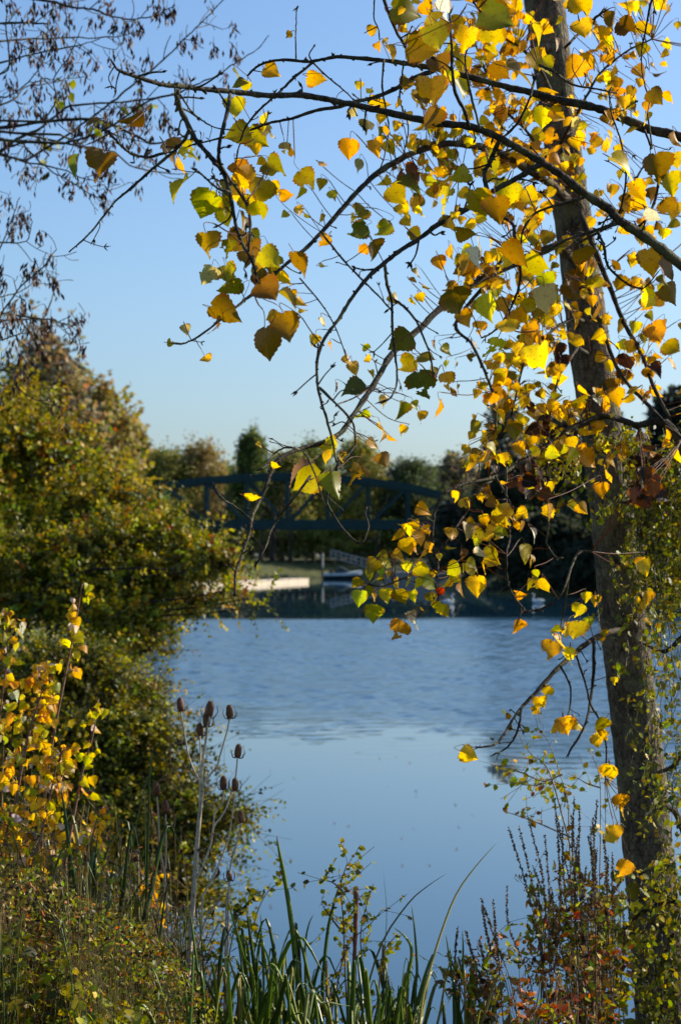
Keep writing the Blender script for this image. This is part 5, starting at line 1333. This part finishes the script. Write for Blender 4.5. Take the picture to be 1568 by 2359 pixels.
# ------------------------------------------------------------------ teasels
PALE, BRN = (.66, .56, .40), (.28, .18, .09)
def teasel(name, label, d, stems, heads, leaves, seed, main=None):
    rng = np.random.default_rng(seed)
    b = P(stems[0][0][0][0], stems[0][0][0][1], d); b[2] = ground_z(b[0], d) - .05
    o = thing(name, label, 'teasel', b)
    for uv, r0, r1, toground in stems:
        rows = smooth(np.array(uv, float), 5)
        p = P(rows[:, 0], rows[:, 1], d + np.linspace(0, rng.normal(0, .04), len(rows)))
        if toground: 
            q = p[0].copy(); q[2] = ground_z(q[0], d) - .05; q[0] -= .02
            p = np.vstack([q, p])
        rad = np.linspace(r0, r1, len(p)) / F * d
        g = Geo(); s = np.linspace(0, 1, len(p))[:, None]
        tube(g, p, rad, 9, np.array(PALE) * (1 - .55 * s) + np.array(BRN) * .55 * s, rough=.03, rng=rng)
        for _ in range(int(len(p) * 4)):       # prickles
            k = rng.integers(1, len(p) - 1); f = rng.random(); c = p[k] * f + p[k - 1] * (1 - f)
            a = unit(np.cross(p[k] - p[k - 1], rng.normal(size=3))); 
            tube(g, [c, c + a * (rad[k] + .0022)], [.0006, .0001], 3, BRN, closed=False)
        g.build('stem', M_STEM, o)
    for u, v, L, tilt in heads:
        L = L / F * d; hw = L * .27
        c = P(u, v, d)
        ax = np.array([math.sin(R(tilt)), rng.normal(0, .08), math.cos(R(tilt))]); ax = unit(ax)
        s = np.linspace(0, 1, 15)
        prof = hw * np.interp(s, [0, .05, .2, .45, .7, .88, 1], [.45, .80, .98, 1, .93, .74, .40])
        g = Geo(); tube(g, c + ax * ((s - .5) * L)[:, None], prof, 14, (.17, .068, .028))
        m = 420
        z = rng.random(m); th = rng.uniform(0, 2 * np.pi, m)
        e1 = unit(np.cross(ax, (0, 1, 0.1))); e2 = np.cross(ax, e1)
        rad = np.cos(th)[:, None] * e1 + np.sin(th)[:, None] * e2
        pr = np.interp(z, s, prof)
        bpos = c + ax * ((z - .5) * L)[:, None] + rad * pr[:, None] * .95
        dr = unit(rad * 1.0 + ax * (.35 + 1.2 * z ** 3)[:, None])
        w_ = np.cross(dr, ax); ln = L * rng.uniform(.06, .11, m) * (1 + .9 * z ** 4)
        V = np.stack([bpos - w_ * L * .012, bpos + w_ * L * .012, bpos + dr * ln[:, None]], 1).reshape(-1, 3)
        g.add(V, None, np.arange(m * 3).reshape(-1, 3), None, np.repeat(np.array(mixcol(rng, m, 'tb', (3, 2), .3) * 1.3), 3, 0))
        hd = g.build('seed_head', M_STEM, o)
        g = Geo()
        for k in range(7):
            a = k / 7 * 2 * np.pi + rng.normal(0, .25)
            rd = math.cos(a) * e1 + math.sin(a) * e2
            bb = c - ax * L * .48
            ll = rng.uniform(.5, 1.0)
            tube(g, smooth([bb, bb + rd * hw * 1.3 - ax * L * .02, bb + rd * hw * 2.0 * ll ** .3 + ax * L * .25, bb + rd * hw * 2.0 + ax * L * .62 * ll, bb + rd * hw * 1.6 + ax * L * .95 * ll], 4), np.linspace(.0015, .0006, 17), 4, (.16, .09, .05), closed=False)
        g.build('bracts', M_STEM, hd)
    for uv, w_ in leaves:
        rows = smooth(np.array(uv, float), 4); n = len(rows)
        p = P(rows[:, 0], rows[:, 1], d - .01 + .03 * np.sin(np.linspace(0, 3, n)))
        s = np.linspace(0, 1, n); hw = w_ / F * d * np.sin(np.pi * np.clip(s * .9 + .1, 0, 1)) ** .6 * .5 + .0004
        sd = np.stack([.5 + .4 * np.sin(s * 6), np.cos(s * 5), .3 * np.sin(s * 9)], 1); sd = unit(sd)
        V = np.stack([p - sd * hw[:, None], p + np.array([0, -.003, 0]), p + sd * hw[:, None]], 1).reshape(-1, 3)
        i = np.arange(n - 1)[:, None] * 3; j = np.arange(2)[None]
        q = np.stack([i + j, i + j + 1, i + 4 + j, i + 3 + j], -1).reshape(-1, 4)
        g = Geo(); g.add(V, q, None, None, (.11, .06, .035)); g.build('withered_leaf', M_STEM, o)
    return o
def Z3(*pts): return [(340.9 + x * .2056, 1584.5 + y * .2056) for x, y in pts]
def S3(r0, r1, ground, *pts): return (Z3(*pts), r0, r1, ground)
def H3(x, y, L, t): u, v = Z3((x, y))[0]; return (u, v, L * .2056, t)
teasel('teasel', 'tall dead teasel with pale stout stem and many brown seed heads', 6.0,
    [([(428, 2358), (436, 2200), (446, 2060), (451, 1990), (458, 1900), (464, 1840), (466, 1806)], 7.0, 4.2, True),
     S3(2.6, 1.6, False, (580, 1300), (582, 1060), (520, 930), (460, 770), (425, 590), (395, 420), (370, 250)),
     S3(2.4, 1.6, False, (605, 1090), (615, 880), (638, 650), (652, 520), (658, 430)),
     S3(2.2, 1.5, False, (580, 1100), (590, 850), (588, 680), (584, 530)),
     S3(2.2, 1.5, False, (600, 1000), (606, 830), (650, 600), (668, 430), (690, 320)),
     S3(2.4, 1.6, False, (610, 1090), (680, 990), (770, 880), (800, 780), (845, 630), (890, 470), (915, 335)),
     S3(2.6, 1.6, False, (545, 2130), (620, 1970), (690, 1800), (715, 1680), (735, 1530), (752, 1390), (825, 1310), (842, 1230), (845, 1135)),
     S3(2.6, 1.6, True, (610, 2340), (780, 2010), (880, 1750), (915, 1620), (950, 1380), (975, 1150)),
     S3(2.2, 1.6, False, (720, 1600), (760, 1520), (850, 1400), (900, 1280), (950, 1120), (985, 980), (1003, 775)),
     S3(2.4, 1.6, True, (905, 2340), (920, 2030), (950, 1900), (1005, 1690), (1050, 1510)),
     S3(2.4, 1.6, True, (880, 2340), (910, 2250), (912, 2160)),
     ([(423, 2358), (470, 2130), (500, 2080), (510, 2060)], 2.6, 1.8, True)],
    [H3(365, 182, 150, -8), H3(690, 238, 180, 10), H3(655, 358, 150, -4), H3(582, 464, 140, -5), H3(915, 265, 150, -5), H3(1010, 705, 150, 6), H3(845, 1060, 150, 0), H3(977, 1080, 140, -2), H3(1042, 1440, 140, -5), H3(910, 2100, 120, -8)],
    [(Z3((590, 1440), (600, 1330), (650, 1260), (710, 1250), (725, 1300), (700, 1320)), 6), (Z3((585, 1450), (575, 1380), (600, 1300)), 9), (Z3((600, 1150), (640, 1180), (700, 1200), (720, 1240)), 5), (Z3((560, 1800), (590, 1880), (610, 1960), (590, 2000)), 9),
     (Z3((600, 1980), (640, 2040), (650, 2090), (600, 2130)), 6), (Z3((600, 870), (630, 920), (665, 910), (660, 880)), 3), (Z3((480, 850), (440, 890), (430, 940)), 3), (Z3((760, 890), (755, 940), (785, 950)), 3), (Z3((720, 1620), (745, 1680), (720, 1740), (700, 1700)), 5),
     (Z3((700, 1800), (700, 1870), (740, 1900), (760, 1880)), 4), (Z3((890, 1690), (890, 1740), (930, 1750)), 4), (Z3((790, 2010), (790, 2080), (740, 2130), (710, 2100)), 6), (Z3((890, 1340), (880, 1390), (850, 1410)), 5), ([(446, 2060), (452, 2100), (462, 2150)], 9), ([(440, 2180), (420, 2200), (415, 2240)], 8)], 71)
teasel('teasel', 'shorter dead teasel left of the tall one with three dark heads', 6.3,
    [([(396, 2358), (390, 2200), (381, 2030), (368, 1950), (366, 1890), (362, 1835)], 2.6, 1.8, True), ([(381, 2030), (383, 1950), (382, 1875)], 2.2, 1.6, False), ([(390, 2200), (355, 2060), (325, 2010), (313, 1985)], 2., 1.5, False)],
    [(361, 1815, 30, -5), (381, 1857, 30, -3), (311, 1970, 27, -15)], [([(384, 2000), (384, 2040), (392, 2060)], 7), ([(390, 2160), (405, 2190), (402, 2230)], 10)], 72)

# ------------------------------------------------------------------ loosestrife, shrubs and willow on the right
def spike_plant(name, label, cat, cu, d, tips, seed, pal, wts, group=None, nub=True):
    rng = np.random.default_rng(seed)
    b = P(cu, 2600, d); b[2] = ground_z(b[0], d) - .03
    o = thing(name, label, cat, b, group)
    gs, gn, gl = Geo(), Geo(), Geo()
    for tu, tv in tips:
        if nub and rng.random() < .25: continue
        t = P(tu, tv, d + rng.normal(0, .25)); bb = b + rng.normal(0, .05, 3) * (1, 1, 0)
        midu = cu + (tu - cu) * rng.uniform(.3, .7) + rng.normal(0, 14)
        mid = P(midu, (tv + 2500) / 2 + 30, d + rng.normal(0, .1))
        p = smooth([bb, (bb * .5 + mid * .5) + rng.normal(0, .015, 3), mid, t * .6 + mid * .4 + rng.normal(0, .012, 3), t], 8)
        n = len(p)
        tube(gs, p, np.linspace(.0030, .0007, n), 5, (.16, .11, .07), rough=.04, rng=rng)
        s0 = rng.uniform(.55, .7)
        if nub:
            m = 230
            f = rng.uniform(s0, .995, m); k = (f * (n - 1)).astype(int)
            c = p[k]+ (p[np.minimum(k + 1, n - 1)] - p[k]) * rng.random((m, 1))
            dr = rng.normal(0, 1, (m, 3)) + (0, 0, .5)
            scatter(gn, NUB, c, dr, rng.normal(size=(m, 3)), rng.uniform(.0055, .0095, m) * (1.15 - .5 * f), mixcol(rng, m, 'tub', (4, 1.2, 1.5), .25))
        # side twigs with narrow leaves
        for q in range(3, int(n * (s0 + .1))):
            if rng.random() < .45: continue
            a = unit(rng.normal(0, 1, 3) + (0, 0, .6)); ln = rng.uniform(.03, .13)
            e = p[q] + a * ln
            tube(gs, smooth([p[q], p[q] + a * ln * .5 + rng.normal(0, .006, 3), e], 2), .0008, 3, (.12, .075, .05), closed=False)
            m = rng.integers(6, 15)
            f = rng.random((m, 1))
            scatter(gl, LFN, p[q] + (e - p[q]) * f + rng.normal(0, .006, (m, 3)), rng.normal(0, .8, (m, 3)) + a * .6, rng.normal(size=(m, 3)), rng.uniform(.012, .034, m), mixcol(rng, m, pal(p[q][2]) if callable(pal) else pal, wts, .25))
    gs.build('stems', M_STEM, o)
    if nub: gn.build('seed_spikes', M_STEM, o)
    gl.build('foliage', M_LEAF, o)
    return o
NUB = leaf_simple(.42, .0, .5, (.3, .66))
Z8 = lambda *p: [(784 + x * .5, 1713.5 + y * .5) for x, y in p]
LO = 'loosestrife plants at the right of the bank'
spike_plant('loosestrife', 'loosestrife with the tallest dry seed spikes against the water', 'plant', 1290, 6.0, Z8((770, 380), (820, 375), (860, 335), (845, 480), (885, 560), (905, 640), (735, 515), (765, 655), (985, 250), (940, 420), (970, 660)), 81, 'btelmx', (2, 3, 2, 3, 2, .7), LO)
spike_plant('loosestrife', 'loosestrife spreading low to the left over the iris with drooping spikes', 'plant', 1220, 5.7, Z8((540, 842), (645, 710), (650, 745), (700, 712), (750, 735), (575, 860), (540, 980), (575, 975), (560, 1040), (640, 900), (760, 830)), 82, 'xbtlmk', (1.6, 2, 3, 2, 1, 1), LO)
spike_plant('loosestrife', 'loosestrife of fiery red and orange leaves beside the trunk foot', 'plant', 1330, 5.8, Z8((960, 680), (1010, 560), (1060, 640), (1090, 420), (1130, 560), (1180, 480), (1200, 700), (1110, 760), (1240, 820), (880, 800), (1000, 760)), 83, 'xbrktlm', (1.6, 3, 1, 1, 3, 3, 1), LO)
spike_plant('loosestrife', 'loosestrife with olive leaves close against the leaning trunk', 'plant', 1400, 6.1, Z8((1150, 380), (1190, 330), (1250, 500), (1290, 620), (1060, 330), (1300, 780), (1220, 600), (1100, 500)), 84, 'lmetx', (3, 3, 2, 1, .6), LO)
spike_plant('loosestrife', 'short loosestrife glowing red along the bottom edge', 'plant', 1260, 5.5, Z8((760, 1050), (820, 1010), (880, 990), (930, 1080), (990, 1020), (1050, 1040), (1100, 980), (850, 1140), (1180, 1020)), 85, 'xbrtlk', (3, 3, 1, 3, 2, 2), LO, nub=False)
spike_plant('loosestrife', 'loosestrife with tall fine seed spikes rising closest to the trunk', 'plant', 1375, 5.9, Z8((1100, 300), (1140, 420), (1075, 240), (1180, 260), (1210, 420), (1020, 380), (1250, 640), (1160, 340), (995, 330), (1090, 520), (1230, 520)), 80, 'tblmeu', (3, 2, 2, 1, 2, 1), LO)
spike_plant('loosestrife', 'bushy loosestrife with yellow-green leaves filling beside the trunk', 'plant', 1360, 6.3, Z8((1000, 620), (1060, 560), (1120, 620), (1180, 600), (1240, 680), (1290, 700), (1040, 760), (1150, 800), (950, 740), (1230, 560)), 86, 'lmgeb', (3, 3, 2, 2, 1), LO, nub=False)

def sprig(name, label, cat, d, stems, seed, pal, wts, ll, per=26, r0=.003, stem_c=(.28, .22, .16), wander=.05, m_=None, tm=None, group=None):
    rng = np.random.default_rng(seed)
    b = P(stems[0][0][0], 2600, d); b[2] = ground_z(b[0], d) - .03
    o = thing(name, label, cat, b, group)
    gs, gl = Geo(), Geo()
    for uv in stems:
        uv = np.array(uv, float)
        p = P(uv[:, 0], uv[:, 1], d + rng.normal(0, .08) + np.linspace(0, rng.normal(0, .12), len(uv)))
        if uv[0, 1] > 2200: p = np.vstack([[p[0][0], p[0][1], ground_z(p[0][0], d) - .03], p])
        p = smooth(p, 7); n = len(p)
        tube(gs, p, np.linspace(r0, r0 * .3, n), 5, stem_c, rough=.05, rng=rng, closed=False)
        for q in range(2, n):
            if rng.random() < .45: continue
            a = unit(rng.normal(0, 1, 3) + (0, 0, .2)); ln = rng.uniform(.03, .12)
            e = p[q] + a * ln
            tube(gs, [p[q], e], r0 * .25, 3, stem_c, closed=False)
            m = max(2, int(per * rng.uniform(.1, .35)))
            f = rng.random((m, 1)) * 1.0
            scatter(gl, tm or LFN, p[q] + (e - p[q]) * f, rng.normal(0, .7, (m, 3)) + a * .8 + (0, 0, -.2), rng.normal(0, .6, (m, 3)) + (0, -.5, .5), ll * rng.uniform(.6, 1.2, m), mixcol(rng, m, pal, wts, .2))
    gs.build('stems', M_STEM, o); gl.build('foliage', m_ or M_LEAF, o)
    return o
sprig('spindle_shrub', 'thin pale-stemmed shrub with small olive leaves left of the trunk', 'shrub', 6.4,
    [Z8((1065, 1290), (1060, 700), (1050, 400), (1045, 270), (1010, 140), (960, 0), (900, -90)), Z8((1060, 480), (960, 130), (880, 50), (830, -20)), Z8((1180, 1290), (1190, 700), (1195, 400), (1190, 150), (1140, 20)), Z8((1060, 430), (900, 360), (770, 315)), Z8((1040, 200), (900, 160), (800, 120), (690, 95)),
     Z8((1045, 270), (1000, 180), (880, 190), (800, 180)), Z8((1190, 200), (1130, 180), (1090, 155)), Z8((1020, 140), (930, 170), (830, 130), (760, 110))], 87, 'lmgbx', (3, 2, 1, 1, .5), .022, per=11, tm=LFA)
sprig('bramble', 'low leafy bramble sprig in front of the water at bottom centre', 'shrub', 5.7,
    [[(800, 2420), (795, 2250), (790, 2120), (785, 2040), (800, 1985)], [(760, 2420), (775, 2280), (800, 2180), (850, 2130), (880, 2095)], [(830, 2420), (840, 2280), (830, 2160), (845, 2080), (860, 2035)], [(790, 2150), (760, 2110), (740, 2080)], [(795, 2060), (770, 2035), (745, 2025)],
     [(850, 2420), (870, 2300), (880, 2200), (915, 2150)], [(770, 2420), (760, 2340), (765, 2260), (790, 2200)], [(720, 2420), (735, 2330), (760, 2300)]], 88, 'lmgbe', (3, 2, 2, 1, 1), .017, per=30, tm=LFA, stem_c=(.10, .05, .03))
sprig('nettle', 'drooping nettle tops over the water right of the teasel', 'plant', 6.0,
    [[(500, 2420), (520, 2250), (545, 2120), (575, 2075), (600, 2060)], [(540, 2420), (560, 2240), (590, 2110), (620, 2050), (655, 2030)], [(470, 2420), (500, 2230), (530, 2140), (560, 2090)], [(450, 2420), (470, 2300), (500, 2200), (520, 2160)]], 89, 'leget', (3, 2, 2, 2, 1), .021, per=26, tm=LFA, stem_c=(.09, .08, .04))
g = Geo(); tube(g, smooth(P([812, 814, 818, 820], [2500, 2300, 2150, 2052], 5.7), 8), np.linspace(.005, .0065, 25), 8, (.20, .07, .035), rough=.08, rng=np.random.default_rng(3))
tag(g.build('dock_stem', M_STEM), 'upright reddish-brown dead stem among the bramble leaves', 'plant')

# willow thicket on the right, its twigs hanging over and beside the trunk
rng = np.random.default_rng(91)
WD = 6.3
wb = P(1700, 2700, WD); wb[2] = ground_z(wb[0], WD) - .05
wil = thing('willow', 'small-leaved willow thicket hanging over the right edge and the trunk', 'shrub', wb)
gs, gl, gm = Geo(), Geo(), Geo()
arm = [[(1700, 2600), (1680, 2000), (1640, 1400), (1560, 1010), (1459, 978), (1400, 960), (1330, 985)], [(1700, 2600), (1690, 1900), (1600, 1200), (1520, 1060), (1470, 1050)], [(1700, 2600), (1660, 1800), (1600, 1480), (1530, 1500), (1470, 1478)],
       [(1700, 2600), (1640, 2100), (1590, 1750), (1540, 1770), (1450, 1800)], [(1690, 2600), (1640, 2200), (1568, 1900), (1520, 1860), (1480, 1880)], [(1700, 2600), (1650, 2200), (1560, 2080), (1480, 2100), (1420, 2160)], [(1700, 2600), (1690, 1700), (1660, 1300), (1640, 1060), (1600, 940)], [(1720, 2600), (1900, 2000), (2100, 1600), (2300, 1300)], [(1720, 2600), (2050, 2200), (2400, 1900), (2700, 1700)], [(1720, 2600), (1800, 1900), (1850, 1500), (1950, 1150)]]
for i, a in enumerate(arm):
    rows = smooth(np.column_stack([np.array(a, float), np.linspace(WD, WD + rng.normal(-.1, .25), len(a))]), 7)
    g = Geo(); tube(g, P(*rows.T[:3]), np.linspace(.022, .0035, len(rows)) * (1 if i < 2 else .75), 8, rough=.06, rng=rng); g.build('limb', M_BRANCH, wil)
def strand(u, v, L, du, n_leaf, d=None, pal='lmged', wts=(3, 2.5, 2, 2, 2), sz=.026):
    d = WD + rng.normal(-.05, .28) if d is None else d
    k = 6; t = np.linspace(0, 1, k)
    rows = np.column_stack([u + du * t + rng.normal(0, 5, k).cumsum() * .6, v + L * t, d + rng.normal(0, .04, k).cumsum()])
    p = smooth(P(*rows.T), 4)
    tube(gs, p, np.linspace(.0016, .0006, len(p)), 4, (.06, .045, .03), closed=False)
    f = rng.uniform(.05, 1, n_leaf); q = (f * (len(p) - 1)).astype(int)
    pos = p[q] + rng.normal(0, .010, (n_leaf, 3))
    scatter(gl, LFB, pos, rng.normal(0, .7, (n_leaf, 3)) + (0, 0, -.5), rng.normal(0, .7, (n_leaf, 3)) + (0, -.5, .3), sz * rng.uniform(.55, 1.2, n_leaf), mixcol(rng, n_leaf, pal, wts, .2))
DK, DW = 'ledmg', (2, 3.5, 3.5, .9, .8)  # darker leaf mix puts the thicket's shade into the colour
for _ in range(210):   # upper right curtain
    u = rng.uniform(1440, 1690); v = rng.uniform(950, 1330) + max(0, (1500 - u)) * .4
    strand(u, v, rng.uniform(60, 190), rng.normal(0, 25), rng.integers(16, 38), WD + abs(rng.normal(0, .35)), DK, DW, .022)
for _ in range(26):    # over the trunk at 1000-1300
    strand(rng.uniform(1350, 1460), rng.uniform(950, 1150), rng.uniform(30, 80), rng.normal(0, 20), rng.integers(6, 14), WD - .1, sz=.022)
for _ in range(105):   # thinner middle
    strand(rng.uniform(1490, 1660), rng.uniform(1360, 1850), rng.uniform(60, 160), rng.normal(0, 30), rng.integers(7, 16), pal=DK, wts=DW, sz=.022)
for _ in range(24):    # on the trunk
    v = rng.uniform(1250, 1950); u = np.interp(v, [1250, 1950], [1430, 1500]) + rng.normal(14, 36)
    strand(u, v, rng.uniform(20, 80), rng.normal(0, 22), rng.integers(3, 10), WD - .05, sz=.022)
for _ in range(115):   # base thicket
    v = rng.uniform(1960, 2360); u = rng.normal(1562, 34 + (v - 1900) * .12)
    strand(u, v, rng.uniform(40, 130), rng.normal(0, 30), rng.integers(10, 22), pal='ledmk', wts=(2, 3, 4, 1., .6), sz=.022)
for _ in range(330):   # unseen strands added beyond the right edge to shade the bank
    strand(rng.uniform(1700, 2600), rng.uniform(1960, 2380), rng.uniform(90, 220), rng.normal(0, 30), rng.integers(16, 30), WD + abs(rng.normal(0, .5)), DK, DW, .045)
for _ in range(26):    # drooping sprays left of the trunk below the limb
    strand(rng.uniform(1230, 1340), rng.uniform(990, 1080), rng.uniform(30, 80), rng.normal(0, 14), rng.integers(5, 12), WD, sz=.022)
gs.build('twigs', M_STEM, wil); gl.build('foliage', M_LEAF, wil)

# nettle-like dark leaves against the trunk foot
sprig('climbing_bindweed', 'dark broad-leaved climber clinging to the trunk near its foot', 'climber', 6.5,
    [[(1440, 2450), (1430, 2250), (1450, 2100), (1440, 1980)], [(1400, 2450), (1410, 2300), (1425, 2150), (1430, 2050)]], 95, 'eeed', (3, 2, 1, 2), .055, per=9, tm=LFO, stem_c=(.06, .05, .03))

# fallen leaves drifting on the calm water
rng = np.random.default_rng(97)
spots = Z8((180, 65), (258, 58), (317, 85), (215, 195), (345, 215), (347, 236), (527, 278), (567, 113), (333, 387), (533, 482), (280, 430), (605, 325), (35, 375), (285, 555), (408, 555), (545, 380)) + [(677, 1791), (622, 1774), (770, 1895), (625, 2086), (670, 1976)]
proto = None
for i, (u, v) in enumerate(spots):
    d = H * F / (v - VH)
    c = P(u, v, d); c[2] = .006
    if proto is None:
        g = Geo(); scatter(g, variants[2], np.array([[0., -.05, .004]]), np.array([[0., 1, 0.03]]), np.array([[0., 0, 1]]), np.array([.10]), np.array([PAL['t']]) * .8)
        proto = g.build('fallen_leaf', M_POP); o = proto
    else:
        o = proto.copy(); col.objects.link(o)
    o.location = c; o.rotation_euler = (0, 0, rng.uniform(0, 6.28)); s = rng.uniform(.22, .4); o.scale = (s, s, s)
    tag(o, 'dark fallen leaf afloat on the calm near water', 'leaf', 'fallen leaves on the water')
